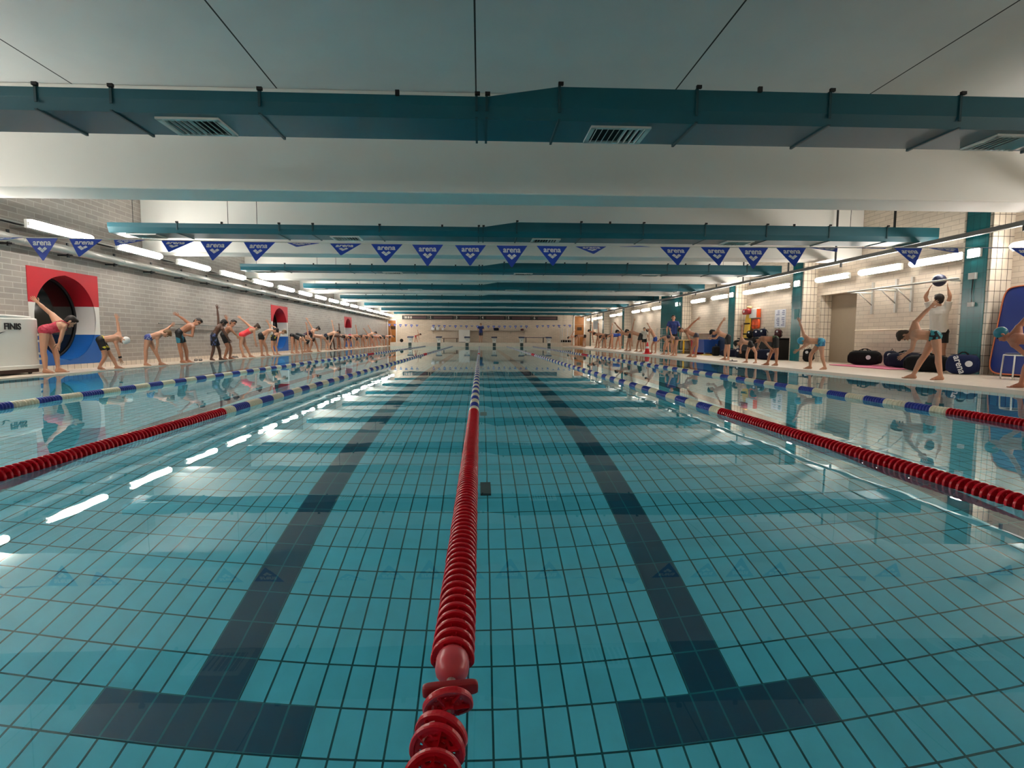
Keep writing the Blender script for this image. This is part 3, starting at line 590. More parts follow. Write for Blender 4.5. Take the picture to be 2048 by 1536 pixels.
 'l23':{'z':0.015,'s':1.003,'n':[-0.18,0.984],'f':1,'j':{'k1':[-8.687,46.727,0.488],'t1':[-8.562,46.671,0.037],'a1':[-8.725,46.72,0.093],'k2':[-8.577,46.93,0.492],'t2':[-8.359,46.893,0.037],'a2':[-8.523,46.94,0.1],'p':[-8.698,46.816,0.884],'n':[-8.187,46.91,0.793],'h':[-8.012,46.942,0.734],'sA':[-8.229,47.004,0.887],'eA':[-8.48,46.989,1.034],'wA':[-8.81,46.928,1.199],'sB':[-8.257,46.795,0.725],'eB':[-8.231,46.769,0.431],'wB':[-8.229,46.77,0.048]}},
 'l24':{'z':0.015,'s':1.001,'n':[-0.17,0.985],'f':1,'j':{'k1':[-8.68,49.588,0.491],'t1':[-8.547,49.535,0.037],'a1':[-8.71,49.583,0.095],'k2':[-8.585,49.788,0.495],'t2':[-8.375,49.749,0.037],'a2':[-8.539,49.795,0.102],'p':[-8.699,49.676,0.886],'n':[-8.18,49.766,0.833],'h':[-8.001,49.797,0.788],'sA':[-8.228,49.859,0.925],'eA':[-8.092,49.913,0.669],'wA':[-7.887,49.949,0.35],'sB':[-8.247,49.653,0.759],'eB':[-8.236,49.624,0.464],'wB':[-8.253,49.621,0.081]}},
 'l25':{'z':0.015,'s':1.001,'n':[-0.162,0.987],'f':1,'j':{'k1':[-8.682,51.974,0.493],'t1':[-8.549,51.92,0.037],'a1':[-8.712,51.969,0.097],'k2':[-8.584,52.172,0.497],'t2':[-8.375,52.133,0.037],'a2':[-8.538,52.18,0.104],'p':[-8.7,52.062,0.889],'n':[-8.177,52.148,0.873],'h':[-7.994,52.178,0.841],'sA':[-8.23,52.241,0.963],'eA':[-8.241,52.269,1.259],'wA':[-8.276,52.263,1.641],'sB':[-8.239,52.036,0.793],'eB':[-8.218,52.009,0.498],'wB':[-8.222,52.009,0.115]}},
 'teal_cap':{'z':0.05,'s':0.826,'n':[0.715,0.699],'f':-1,'j':{'k1':[7.94,7.495,0.442],'t1':[7.774,7.624,0.068],'a1':[7.891,7.545,0.112],'k2':[7.937,7.285,0.451],'t2':[7.812,7.269,0.068],'a2':[7.952,7.27,0.112],'p':[7.933,7.395,0.742],'n':[7.729,7.604,0.767],'h':[7.664,7.67,0.826],'sA':[7.845,7.604,0.925],'eA':[7.936,7.546,1.107],'wA':[8.006,7.475,1.323],'sB':[7.705,7.511,0.676],'eB':[7.752,7.427,0.574],'wB':[7.822,7.356,0.473]}},
 'teal_briefs':{'z':0.05,'s':0.929,'n':[0.633,0.774],'f':-1,'j':{'k1':[7.913,9.358,0.463],'t1':[7.68,9.549,0.07],'a1':[7.802,9.449,0.12],'k2':[7.952,9.11,0.471],'t2':[7.841,9.122,0.07],'a2':[7.992,9.078,0.12],'p':[7.958,9.213,0.808],'n':[7.694,9.429,0.844],'h':[7.616,9.493,0.815],'sA':[7.79,9.471,1.042],'eA':[7.905,9.413,1.225],'wA':[8.03,9.31,1.411],'sB':[7.676,9.325,0.751],'eB':[7.641,9.317,0.567],'wB':[7.49,9.44,0.394]}},
 'blue_cap':{'z':0.05,'s':0.795,'n':[0.523,0.852],'f':-1,'j':{'k1':[7.833,12.61,0.408],'t1':[7.708,12.687,0.067],'a1':[7.824,12.616,0.11],'k2':[7.94,12.377,0.415],'t2':[7.872,12.326,0.067],'a2':[8.006,12.336,0.11],'p':[7.959,12.449,0.696],'n':[7.687,12.616,0.71],'h':[7.627,12.653,0.699],'sA':[7.692,12.706,0.842],'eA':[7.649,12.761,1.049],'wA':[7.58,12.803,1.269],'sB':[7.642,12.551,0.603],'eB':[7.58,12.561,0.551],'wB':[7.526,12.594,0.505]}},
 'green_jammer':{'z':0.05,'s':0.821,'n':[0.467,0.884],'f':-1,'j':{'k1':[7.803,14.35,0.412],'t1':[7.607,14.453,0.068],'a1':[7.73,14.388,0.118],'k2':[7.847,14.159,0.392],'t2':[7.708,14.161,0.068],'a2':[7.848,14.159,0.112],'p':[7.839,14.247,0.749],'n':[7.529,14.411,0.748],'h':[7.435,14.46,0.715],'sA':[7.586,14.474,0.787],'eA':[7.539,14.526,0.643],'wA':[7.512,14.541,0.505],'sB':[7.566,14.299,0.696],'eB':[7.652,14.225,0.556],'wB':[7.754,14.172,0.429]}},
 'black_trunks':{'z':0.05,'s':0.72,'n':[0.441,0.897],'f':-1,'j':{'k1':[7.922,15.936,0.346],'t1':[7.803,15.994,0.066],'a1':[7.913,15.94,0.104],'k2':[8.07,15.719,0.352],'t2':[7.972,15.654,0.066],'a2':[8.079,15.715,0.104],'p':[7.961,15.845,0.619],'n':[7.729,15.958,0.675],'h':[7.642,16.001,0.624],'sA':[7.768,16.019,0.79],'eA':[7.78,16.038,0.976],'wA':[7.77,16.043,1.192],'sB':[7.719,15.884,0.604],'eB':[7.683,15.877,0.518],'wB':[7.685,15.876,0.447]}},
 'black_jammers':{'z':0.05,'s':0.886,'n':[0.407,0.914],'f':-1,'j':{'k1':[8.243,18.099,0.442],'t1':[8.085,18.17,0.069],'a1':[8.223,18.108,0.116],'k2':[8.258,17.918,0.445],'t2':[8.117,17.863,0.069],'a2':[8.257,17.919,0.116],'p':[8.261,18.004,0.806],'n':[7.939,18.147,0.973],'h':[7.82,18.2,0.965],'sA':[7.997,18.219,1.054],'eA':[8.088,18.207,1.259],'wA':[8.212,18.152,1.476],'sB':[7.968,18.037,0.906],'eB':[7.863,18.055,0.761],'wB':[7.719,18.119,0.775]}},
 'grey_briefs':{'z':0.05,'s':0.977,'n':[0.357,0.934],'f':-1,'j':{'k1':[8.257,20.959,0.475],'t1':[8.007,21.055,0.071],'a1':[8.163,20.996,0.123],'k2':[8.305,20.753,0.462],'t2':[8.108,20.712,0.071],'a2':[8.264,20.769,0.123],'p':[8.303,20.848,0.871],'n':[7.91,20.998,1.054],'h':[7.774,21.05,1.079],'sA':[8.047,21.05,1.131],'eA':[8.216,21.017,1.35],'wA':[8.469,20.92,1.591],'sB':[7.937,20.883,0.994],'eB':[8.008,20.825,0.76],'wB':[8.12,20.782,0.728]}},
 'dark_briefs':{'z':0.05,'s':0.849,'n':[0.331,0.944],'f':-1,'j':{'k1':[8.044,22.519,0.435],'t1':[7.885,22.478,0.069],'a1':[8.02,22.527,0.114],'k2':[8.074,22.346,0.438],'t2':[7.971,22.253,0.069],'a2':[8.084,22.343,0.114],'p':[8.115,22.413,0.761],'n':[7.92,22.482,0.778],'h':[7.89,22.492,0.687],'sA':[7.946,22.563,0.85],'eA':[7.917,22.6,0.994],'wA':[7.899,22.606,1.067],'sB':[7.91,22.395,0.706],'eB':[7.923,22.364,0.527],'wB':[7.926,22.362,0.401]}},
 'blond_bend':{'z':0.05,'s':0.929,'n':[0.318,0.948],'f':-1,'j':{'k1':[8.225,24.246,0.469],'t1':[8.052,24.226,0.07],'a1':[8.208,24.252,0.12],'k2':[8.313,24.041,0.472],'t2':[8.2,23.959,0.07],'a2':[8.341,24.031,0.12],'p':[8.348,24.117,0.819],'n':[8.208,24.164,0.78],'h':[8.255,24.148,0.683],'sA':[8.184,24.27,0.818],'eA':[8.087,24.332,0.779],'wA':[8.035,24.349,0.72],'sB':[8.233,24.058,0.741],'eB':[8.23,24.029,0.491],'wB':[8.2,24.039,0.318]}},
 'blue_trunks':{'z':0.05,'s':0.845,'n':[0.298,0.955],'f':-1,'j':{'k1':[8.314,26.371,0.444],'t1':[8.185,26.412,0.069],'a1':[8.322,26.369,0.117],'k2':[8.444,26.172,0.405],'t2':[8.321,26.085,0.069],'a2':[8.433,26.175,0.113],'p':[8.439,26.253,0.761],'n':[8.215,26.323,1.2],'h':[8.109,26.356,1.169],'sA':[8.219,26.41,1.243],'eA':[8.195,26.444,1.328],'wA':[8.144,26.46,1.412],'sB':[8.144,26.257,1.115],'eB':[8.123,26.236,0.864],'wB':[8.128,26.235,0.675]}},
 'r11':{'z':0.05,'s':1.045,'n':[0.274,0.962],'f':-1,'j':{'k1':[8.732,29.697,0.529],'t1':[8.602,29.647,0.073],'a1':[8.776,29.685,0.128],'k2':[8.64,29.919,0.532],'t2':[8.415,29.899,0.073],'a2':[8.589,29.934,0.128],'p':[8.749,29.79,0.941],'n':[8.243,29.935,1.113],'h':[8.057,29.988,1.147],'sA':[8.335,30.017,1.188],'eA':[8.387,30.035,1.493],'wA':[8.469,30.011,1.88],'sB':[8.265,29.82,1.006],'eB':[8.263,29.787,0.699],'wB':[8.298,29.778,0.301]}},
 'r12':{'z':0.05,'s':1.047,'n':[0.257,0.967],'f':-1,'j':{'k1':[8.774,32.029,0.533],'t1':[8.635,31.982,0.073],'a1':[8.809,32.02,0.129],'k2':[8.694,32.246,0.536],'t2':[8.476,32.222,0.073],'a2':[8.651,32.257,0.129],'p':[8.798,32.121,0.947],'n':[8.286,32.257,1.12],'h':[8.097,32.307,1.154],'sA':[8.377,32.341,1.195],'eA':[8.175,32.427,1.419],'wA':[7.922,32.494,1.727],'sB':[8.31,32.142,1.013],'eB':[8.298,32.113,0.704],'wB':[8.32,32.107,0.303]}},
 'r13':{'z':0.05,'s':1.095,'n':[0.239,0.971],'f':-1,'j':{'k1':[9.146,35.921,0.554],'t1':[9.019,35.864,0.074],'a1':[9.2,35.908,0.132],'k2':[9.022,36.155,0.557],'t2':[8.777,36.13,0.074],'a2':[8.958,36.171,0.132],'p':[9.152,36.021,0.984],'n':[8.592,36.159,0.962],'h':[8.396,36.208,0.925],'sA':[8.657,36.256,1.06],'eA':[8.685,36.283,1.382],'wA':[8.739,36.27,1.794],'sB':[8.652,36.032,0.876],'eB':[8.629,36.004,0.555],'wB':[8.637,36.002,0.138]}},
 'r14':{'z':0.05,'s':1.088,'n':[0.228,0.974],'f':-1,'j':{'k1':[9.131,37.892,0.555],'t1':[8.986,37.841,0.074],'a1':[9.167,37.883,0.132],'k2':[9.04,38.114,0.559],'t2':[8.813,38.085,0.074],'a2':[8.993,38.125,0.132],'p':[9.154,37.987,0.985],'n':[8.595,38.118,0.922],'h':[8.401,38.163,0.871],'sA':[8.651,38.216,1.023],'eA':[8.508,38.283,0.742],'wA':[8.289,38.334,0.393],'sB':[8.661,37.99,0.842],'eB':[8.639,37.962,0.522],'wB':[8.647,37.96,0.105]}},
 'r15':{'z':0.05,'s':1.088,'n':[0.217,0.976],'f':-1,'j':{'k1':[9.133,39.913,0.557],'t1':[8.989,39.861,0.074],'a1':[9.168,39.905,0.132],'k2':[9.039,40.134,0.56],'t2':[8.812,40.104,0.074],'a2':[8.992,40.144,0.133],'p':[9.155,40.008,0.987],'n':[8.597,40.132,1.086],'h':[8.395,40.177,1.093],'sA':[8.678,40.225,1.174],'eA':[8.651,40.265,1.495],'wA':[8.637,40.268,1.912],'sB':[8.64,40.011,0.984],'eB':[8.639,39.978,0.663],'wB':[8.675,39.97,0.248]}},
 'r16':{'z':0.05,'s':1.087,'n':[0.205,0.979],'f':-1,'j':{'k1':[9.135,42.339,0.559],'t1':[8.991,42.287,0.074],'a1':[9.17,42.331,0.132],'k2':[9.038,42.559,0.562],'t2':[8.811,42.527,0.074],'a2':[8.991,42.569,0.135],'p':[9.157,42.434,0.988],'n':[8.651,42.54,1.261],'h':[8.46,42.58,1.332],'sA':[8.754,42.63,1.326],'eA':[8.701,42.674,1.643],'wA':[8.652,42.685,2.057],'sB':[8.662,42.427,1.143],'eB':[8.689,42.388,0.824],'wB':[8.759,42.373,0.414]}},
 'r17':{'z':0.05,'s':1.084,'n':[0.182,0.983],'f':-1,'j':{'k1':[9.13,47.943,0.563],'t1':[8.977,47.893,0.074],'a1':[9.156,47.938,0.134],'k2':[9.046,48.157,0.567],'t2':[8.828,48.121,0.074],'a2':[9.007,48.164,0.14],'p':[9.16,48.037,0.992],'n':[8.589,48.143,0.97],'h':[8.389,48.18,0.933],'sA':[8.648,48.242,1.067],'eA':[8.5,48.302,0.788],'wA':[8.277,48.344,0.44],'sB':[8.655,48.02,0.884],'eB':[8.644,47.989,0.563],'wB':[8.664,47.985,0.148]}},
 'r18':{'z':0.05,'s':1.083,'n':[0.168,0.986],'f':-1,'j':{'k1':[9.133,52.005,0.566],'t1':[8.98,51.953,0.074],'a1':[9.158,52.001,0.137],'k2':[9.046,52.218,0.57],'t2':[8.827,52.179,0.074],'a2':[9.006,52.224,0.144],'p':[9.161,52.099,0.995],'n':[8.598,52.195,0.891],'h':[8.404,52.228,0.826],'sA':[8.642,52.298,0.994],'eA':[8.801,52.303,1.273],'wA':[9.024,52.265,1.618],'sB':[8.677,52.072,0.819],'eB':[8.649,52.044,0.499],'wB':[8.648,52.044,0.084]}},
 'coach_ball':{'z':0.05,'s':1.035,'n':[0.648,0.762],'f':-1,'j':{'k1':[10.334,12.027,0.518],'t1':[10.249,11.894,0.075],'a1':[10.363,12.028,0.13],'k2':[10.439,11.937,0.518],'t2':[10.355,11.804,0.075],'a2':[10.469,11.938,0.13],'p':[10.382,12.012,0.929],'n':[10.36,12.031,1.469],'h':[10.353,12.037,1.651],'sA':[10.249,12.125,1.443],'eA':[10.129,12.149,1.713],'wA':[10.194,12.093,1.956],'sB':[10.471,11.936,1.425],'eB':[10.461,11.866,1.712],'wB':[10.416,11.905,1.953]},'front':1},
 'coach_blue':{'z':0.05,'s':1.094,'n':[0.331,0.944],'f':-1,'j':{'k1':[9.246,26.315,0.556],'t1':[9.203,26.154,0.075],'a1':[9.265,26.33,0.13],'k2':[9.414,26.256,0.556],'t2':[9.371,26.096,0.075],'a2':[9.432,26.271,0.13],'p':[9.325,26.309,0.991],'n':[9.309,26.314,1.563],'h':[9.304,26.316,1.756],'sA':[9.133,26.376,1.53],'eA':[9.012,26.355,1.234],'wA':[9.038,26.346,0.88],'sB':[9.485,26.253,1.522],'eB':[9.581,26.156,1.228],'wB':[9.599,26.149,0.843]},'front':1},
 'shirt_white':{'z':0.05,'s':0.8,'n':[0.285,0.959],'f':-1,'j':{'k1':[9.521,31.903,0.432],'t1':[9.496,31.789,0.075],'a1':[9.535,31.919,0.13],'k2':[9.648,31.865,0.431],'t2':[9.622,31.752,0.075],'a2':[9.66,31.882,0.13],'p':[9.582,31.905,0.75],'n':[9.572,31.908,1.169],'h':[9.569,31.909,1.311],'sA':[9.44,31.947,1.143],'eA':[9.371,31.905,0.912],'wA':[9.44,31.885,0.681],'sB':[9.705,31.869,1.141],'eB':[9.75,31.793,0.912],'wB':[9.693,31.81,0.683]},'front':1},
 'coach_far':{'z':0.32,'s':1.059,'n':[0.001,1.0],'f':1,'j':{'k1':[0.031,51.58,0.832],'t1':[0.032,51.42,0.345],'a1':[0.032,51.6,0.4],'k2':[0.211,51.58,0.833],'t2':[0.212,51.42,0.345],'a2':[0.212,51.6,0.4],'p':[0.121,51.6,1.253],'n':[0.12,51.6,1.808],'h':[0.119,51.6,1.995],'sA':[-0.069,51.6,1.773],'eA':[-0.186,51.54,1.54],'wA':[0.066,51.54,1.452],'sB':[0.308,51.6,1.771],'eB':[0.424,51.54,1.539],'wB':[0.174,51.54,1.502]},'front':1},
 'far_child':{'z':0.34,'s':0.72,'n':[-0.108,0.994],'f':1,'j':{'k1':[-5.903,51.497,0.659],'t1':[-5.838,51.43,0.356],'a1':[-5.943,51.492,0.408],'k2':[-5.793,51.639,0.662],'t2':[-5.635,51.582,0.356],'a2':[-5.741,51.645,0.412],'p':[-5.892,51.563,0.909],'n':[-5.575,51.597,1.027],'h':[-5.458,51.61,1.053],'sA':[-5.627,51.664,1.07],'eA':[-5.66,51.682,1.255],'wA':[-5.716,51.676,1.49],'sB':[-5.596,51.523,0.962],'eB':[-5.563,51.504,0.778],'wB':[-5.539,51.507,0.537]}},
}
# ------------------------------------------------------------------ people
SKIN = {k: mat('skin_' + k, c, .5, var=.07, scale=14) for k, c in dict(fair=(192, 142, 114), tan=(172, 118, 90), pale=(202, 156, 130), brown=(88, 60, 47), ruddy=(178, 116, 92)).items()}
HAIR = {k: mat('hair_' + k, c, .7, var=.3, scale=40) for k, c in dict(black=(20, 17, 16), brown=(58, 40, 28), light=(112, 84, 54), dark=(34, 25, 21)).items()}
CAPS = {k: mat('cap_' + k, c, .35, var=.05) for k, c in dict(white=(226, 226, 222), teal=(38, 120, 140), blue=(62, 158, 190)).items()}
BLK = lambda: mat('black_lycra', (18, 19, 22), .6)
SUIT = dict(
    red=lambda: pattern_mat('dark_red_print', (168, 34, 58), (192, 58, 80), 14, .5), black=BLK, navy=lambda: mat('navy_lycra', (26, 32, 58), .6),
    blue=lambda: mat('blue_lycra', (28, 66, 150), .6), grey=lambda: mat('grey_lycra', (60, 56, 66), .6), neon=lambda: mat('neon_coral_lycra', (250, 58, 66), .55),
    bluewhite=lambda: pattern_mat('blue_white_print', (44, 58, 128), (150, 160, 190), 18, .52, rgb3=(34, 44, 100)), teal_black=lambda: pattern_mat('teal_black_print', (16, 20, 26), (44, 122, 142), 3.2, .5),
    boards=lambda: pattern_mat('board_print', (24, 26, 36), (70, 84, 130), 9, .55, rgb3=(150, 160, 190)), yellow=lambda: pattern_mat('black_yellow_print', (18, 20, 20), (226, 206, 60), 7.0, .60),
    green=lambda: pattern_mat('black_green_print', (18, 20, 20), (66, 92, 44), 4.5, .55), tealbrief=lambda: pattern_mat('teal_black_brief_print', (18, 26, 34), (52, 140, 150), 11, .5), sky=lambda: pattern_mat('sky_blue_print', (70, 158, 190), (36, 100, 140), 12, .56),
    white=lambda: mat('white_cotton', (214, 208, 200), .8), navyshirt=lambda: mat('navy_cotton', (38, 56, 116), .8), plum=lambda: pattern_mat('plum_print', (52, 24, 40), (120, 76, 110), 16, .55))
PENDING = []
def remeshed(name, b, m, parent, vox, sm=4, extra=None):
    o = b.build(name, m, parent, smooth=True)
    r = o.modifiers.new('skin', 'REMESH'); r.mode = 'VOXEL'; r.voxel_size = vox; r.use_smooth_shade = True
    s = o.modifiers.new('soft', 'SMOOTH'); s.factor = .5; s.iterations = sm
    PENDING.append((o, extra))
    return o
def finish_people():
    dg = bpy.context.evaluated_depsgraph_get()
    new = [(o, bpy.data.meshes.new_from_object(o.evaluated_get(dg)), ex) for o, ex in PENDING]
    for o, me, ex in new:
        o.modifiers.clear()
        if ex is not None and ex.v:
            bm = bmesh.new(); bm.from_mesh(me)
            vs = [bm.verts.new(p) for p in ex.v]
            for f in ex.f:
                try: bm.faces.new([vs[i] for i in f]).smooth = True
                except ValueError: pass
            bm.to_mesh(me); bm.free()
        o.data = me
def hand(b, ex, wrist, d, side, s, curl=.25, fine=True):
    """palm, four bent fingers of different length and a thumb from the side of the palm"""
    d = unit(d); side = unit(side - d * np.dot(side, d)); nrm = np.cross(d, side)
    pl = .085 * s
    for k in (-1, 0, 1): b.caps(wrist - d * .01 * s + side * k * .010 * s, wrist + d * pl + side * k * .022 * s, .017 * s, .014 * s, 8, 2)
    for q, L in ((-1.5, .066), (-.5, .082), (.5, .078), (1.5, .060)):
        r = .0078 * s; p0 = wrist + d * (pl - .012 * s) + side * q * .0185 * s; f = unit(d + side * q * .10)
        p1 = p0 + f * L * .55 * s; p2 = p1 + unit(f * math.cos(curl) + nrm * math.sin(curl)) * L * .55 * s
        ex.caps(p0, p1, r * 1.08, r, 7, 2); ex.caps(p1, p2, r, r * .8, 7, 2)
    t0 = wrist + d * .025 * s + side * .026 * s; t1 = t0 + unit(d * .7 + side * .75) * .036 * s; t2 = t1 + unit(d * .95 + side * .3 + nrm * .2) * .032 * s
    ex.caps(t0, t1, .011 * s, .0095 * s, 7, 2); ex.caps(t1, t2, .0095 * s, .008 * s, 7, 2)
def person(key, skin, hair, suit, label, top='bare', cap=None, leg='brief', vox=.012, face=None, bun=False, shirt=None, group=None, curl=.3):
    P = PEOPLE[key]; s = P['s']; J = {k: V(*v) for k, v in P['j'].items()}; n = V(P['n'][0], P['n'][1], 0); fr = P.get('front', 0)
    rh = V(n[1], -n[0], 0)
    org = (J['a1'] + J['a2']) / 2; org[2] = P['z']
    t = thing('person', tuple(org), label, 'person', group)
    b, ex = MB(org), MB(org)
    p, nk, hd = J['p'], J['n'], J['h']
    up = unit(nk - p); lat = rh if fr else n
    hips = [p - lat * .075 * s, p + lat * .075 * s]
    # legs belong to the hip on their own side
    kk = sorted('12', key=lambda q: float(np.dot(J['k' + q] - p, lat) + np.dot(J['a' + q] - p, lat)))
    hip = {kk[0]: hips[0], kk[1]: hips[1]}
    wst = p + (nk - p) * .42; chs = p + (nk - p) * .74
    b.caps(hips[0], hips[1], .100 * s, .100 * s); b.caps(p + up * .05 * s - lat * .04 * s, wst - lat * .035 * s, .098 * s, .092 * s); b.caps(p + up * .05 * s + lat * .04 * s, wst + lat * .035 * s, .098 * s, .092 * s)
    b.caps(wst - lat * .035 * s, chs - lat * .06 * s, .092 * s, .102 * s); b.caps(wst + lat * .035 * s, chs + lat * .06 * s, .092 * s, .102 * s); b.caps(chs - lat * .06 * s, chs + lat * .06 * s, .102 * s)
    b.caps(chs, nk, .10 * s, .062 * s); b.caps(nk, hd, .054 * s, .05 * s)
    for a in 'AB':
        S, E, W = J['s' + a], J['e' + a], J['w' + a]
        b.caps(chs, S, .088 * s, .056 * s); b.caps(nk, S, .058 * s, .052 * s)
        fo = W - E; L = np.linalg.norm(fo); d = unit(fo); wr = E + d * max(.12 * s, L - .165 * s)
        b.caps(S, E, .047 * s, .037 * s); b.caps(E, E + (wr - E) * .35, .037 * s, .039 * s); b.caps(E + (wr - E) * .35, wr, .039 * s, .025 * s)
        hand(b, ex, wr, d, (rh if a == 'A' else -rh) if not fr else n * -1, s, curl)
    for q in '12':
        K, A, T, H = J['k' + q], J['a' + q], J['t' + q], hip[q]
        b.caps(H, H + (K - H) * .45, .092 * s, .077 * s); b.caps(H + (K - H) * .45, K, .077 * s, .054 * s)
        cf = K + (A - K) * .32 + unit(np.cross(np.cross(A - K, T - A), A - K)) * .012 * s
        b.caps(K, cf, .053 * s, .055 * s); b.caps(cf, A, .055 * s, .035 * s)
        td = T - A; td[2] = 0; td = unit(td); sd = V(-td[1], td[0], 0); z0 = org[2]
        heel = V(A[0], A[1], z0 + .030 * s) - td * .03 * s; ball = V(A[0], A[1], z0 + .020 * s) + td * .125 * s
        b.caps(A, heel, .036 * s, .030 * s); b.caps(A, ball, .034 * s, .022 * s); b.caps(heel, ball, .029 * s, .021 * s); b.caps(ball - sd * .022 * s, ball + sd * .022 * s, .019 * s)
        for k in range(5):
            r = (.011 if k == 0 else .0085) * s; o0 = ball + sd * (k - 2) * .0165 * s * (1 if q == '1' else -1)
            ex.caps(V(o0[0], o0[1], z0 + r), V(*(o0 + td * (.050 - .006 * k) * s)[:2], z0 + r), r, r * .9, 6, 2)
    # head: crown direction c, face direction f
    c = unit(hd - nk); hs = max(s, .86)
    if face is not None: f = unit(V(*face) - c * np.dot(V(*face), c))
    elif fr: f = -n * fr
    else:
        f = rh * P['f']; f = unit(f - c * np.dot(f, c)) if abs(np.dot(f, c)) < .55 else unit(V(0, 0, -1) + c * c[2])
        f = unit(f - c * np.dot(f, c))
    el = np.cross(c, f)
    b.ball(hd + c * .015 * hs - f * .008 * hs, (.079 * hs, .096 * hs, .098 * hs), ax=(el, f, c)); b.caps(hd - c * .045 * hs + f * .030 * hs, hd - c * .075 * hs + f * .055 * hs, .058 * hs, .036 * hs)
    b.caps(hd - c * .02 * hs + f * .078 * hs, hd - c * .042 * hs + f * .098 * hs, .012 * hs, .015 * hs, 7, 2)
    for e in (-1, 1): ex.ball(hd + el * e * .080 * hs - c * .012 * hs - f * .008 * hs, (.012 * hs, .02 * hs, .032 * hs), 8, 5, ax=(el, f, c))
    body = remeshed('body', b, SKIN[skin], t, vox, 4, ex)
    if vox <= .011 or fr:
        e = MB(org)
        for q in (-1, 1): e.ball(hd + el * q * .033 * hs + f * .083 * hs + c * .004 * hs, .011 * hs, 8, 5)
        e.build('eyes', mat('eye_dark', (24, 18, 16), .2), t, smooth=True)
        m = MB(org); m.caps(hd + el * .02 * hs + f * .088 * hs - c * .068 * hs, hd - el * .02 * hs + f * .088 * hs - c * .068 * hs, .007 * hs, .007 * hs, 6, 2); m.build('mouth', mat('lip_red', (150, 78, 72), .5), t, smooth=True)
    h = MB(org)
    if cap:
        h.ball(hd + c * .026 * hs - f * .016 * hs, (.090 * hs, .103 * hs, .096 * hs), 20, 12, ax=(el, f, c)); h.build('swim_cap', CAPS[cap], t, smooth=True)
    else:
        h.ball(hd + c * .030 * hs - f * .022 * hs, (.090 * hs, .100 * hs, .096 * hs), ax=(el, f, c)); h.ball(hd - f * .050 * hs - c * .02 * hs, (.072 * hs, .058 * hs, .08 * hs), ax=(el, f, c)); h.ball(hd + c * .09 * hs + f * .03 * hs, (.066 * hs, .06 * hs, .034 * hs), ax=(el, f, c))
        if bun: h.ball(hd + c * .075 * hs - f * .10 * hs, .045 * hs)
        remeshed('hair', h, HAIR[hair], t, max(.010, vox), 2)
    # clothes follow the limbs a little outside them
    g = .010 * s
    u = MB(org); u.caps(hips[0], hips[1], .100 * s + g, .100 * s + g)
    wt = p + up * .085 * s
    u.cone(p - lat * .045 * s, wt - lat * .045 * s, .098 * s + g, .098 * s + g, 16); u.cone(p + lat * .045 * s, wt + lat * .045 * s, .098 * s + g, .098 * s + g, 16); u.cone(p, wt, .1 * s + g, .098 * s + g, 16)
    fr_leg = dict(brief=.16, trunk=.40, jammer=.66, board=.80, suit=.13, shorts=.62)[leg]
    ease = dict(board=.016, shorts=.018).get(leg, 0)
    for q in '12':
        K, H = J['k' + q], hip[q]; e = H + (K - H) * fr_leg; r = .092 - (.092 - .077) * min(1, fr_leg / .45) - max(0, (fr_leg - .45) / .55) * .023
        u.cone(H, e, .093 * s + g, r * s + g + ease, 16)
    nm = {'brief': 'swim_briefs', 'trunk': 'swim_trunks', 'jammer': 'swim_jammers', 'board': 'board_shorts', 'suit': 'swimsuit', 'shorts': 'shorts'}[leg]
    if leg == 'suit':
        u.caps(p + up * .05 * s - lat * .04 * s, wst - lat * .035 * s, .098 * s + g, .092 * s + g); u.caps(p + up * .05 * s + lat * .04 * s, wst + lat * .035 * s, .098 * s + g, .092 * s + g)
        tp = wst + (chs - wst) * .85
        u.cone(wst - lat * .035 * s, tp - lat * .05 * s, .092 * s + g, .099 * s + g, 16); u.cone(wst + lat * .035 * s, tp + lat * .05 * s, .092 * s + g, .099 * s + g, 16)
    remeshed(nm, u, SUIT[suit](), t, max(.009, vox * .8), 2)
    if leg == 'suit':
        st = MB(org)
        for e in (-1, 1): st.tube([chs + lat * e * .05 * s + unit(np.cross(lat, up)) * q * .104 * s + up * o * s for q, o in ((1, -.05), (.95, .08), (0, .165), (-.95, .08), (-1, -.05))], .012 * s, 6)
        st.build('shoulder_strap', SUIT[suit](), t, smooth=True)
    if shirt:
        u = MB(org); g = .016 * s
        u.cone(p - lat * .05 * s - up * .02 * s, wst - lat * .045 * s, .108 * s + g, .096 * s + g, 16); u.cone(p + lat * .05 * s - up * .02 * s, wst + lat * .045 * s, .108 * s + g, .096 * s + g, 16)
        u.caps(wst - lat * .045 * s, chs - lat * .06 * s, .096 * s + g, .104 * s + g); u.caps(wst + lat * .045 * s, chs + lat * .06 * s, .096 * s + g, .104 * s + g); u.caps(chs - lat * .06 * s, chs + lat * .06 * s, .104 * s + g)
        u.cone(chs, nk + (nk - chs) * -.05, .10 * s + g, .062 * s + g)
        for a in 'AB':
            S, E = J['s' + a], J['e' + a]; u.caps(chs, S, .09 * s + g, .056 * s + g); u.caps(nk - up * .02 * s, S, .058 * s + g, .052 * s + g); u.cone(S, S + (E - S) * .62, .055 * s + g, .05 * s + g * 1.3)
        remeshed('shirt', u, SUIT[shirt](), t, max(.009, vox * .8), 3)
    return t
PER = {}
def add_person(key, *a, **k): PER[key] = person(key, *a, **k)
ap = add_person
ap('red_suit', 'fair', 'dark', 'red', 'woman in a dark red swimsuit stooping with one arm thrown back', leg='suit', vox=.009)
ap('white_cap', 'fair', 'brown', 'yellow', 'swimmer in a white cap and black and yellow jammers touching a foot', cap='white', leg='jammer', vox=.009)
ap('blue_briefs', 'fair', 'light', 'bluewhite', 'swimmer with light brown hair in blue patterned briefs, bent forward', leg='brief', vox=.009)
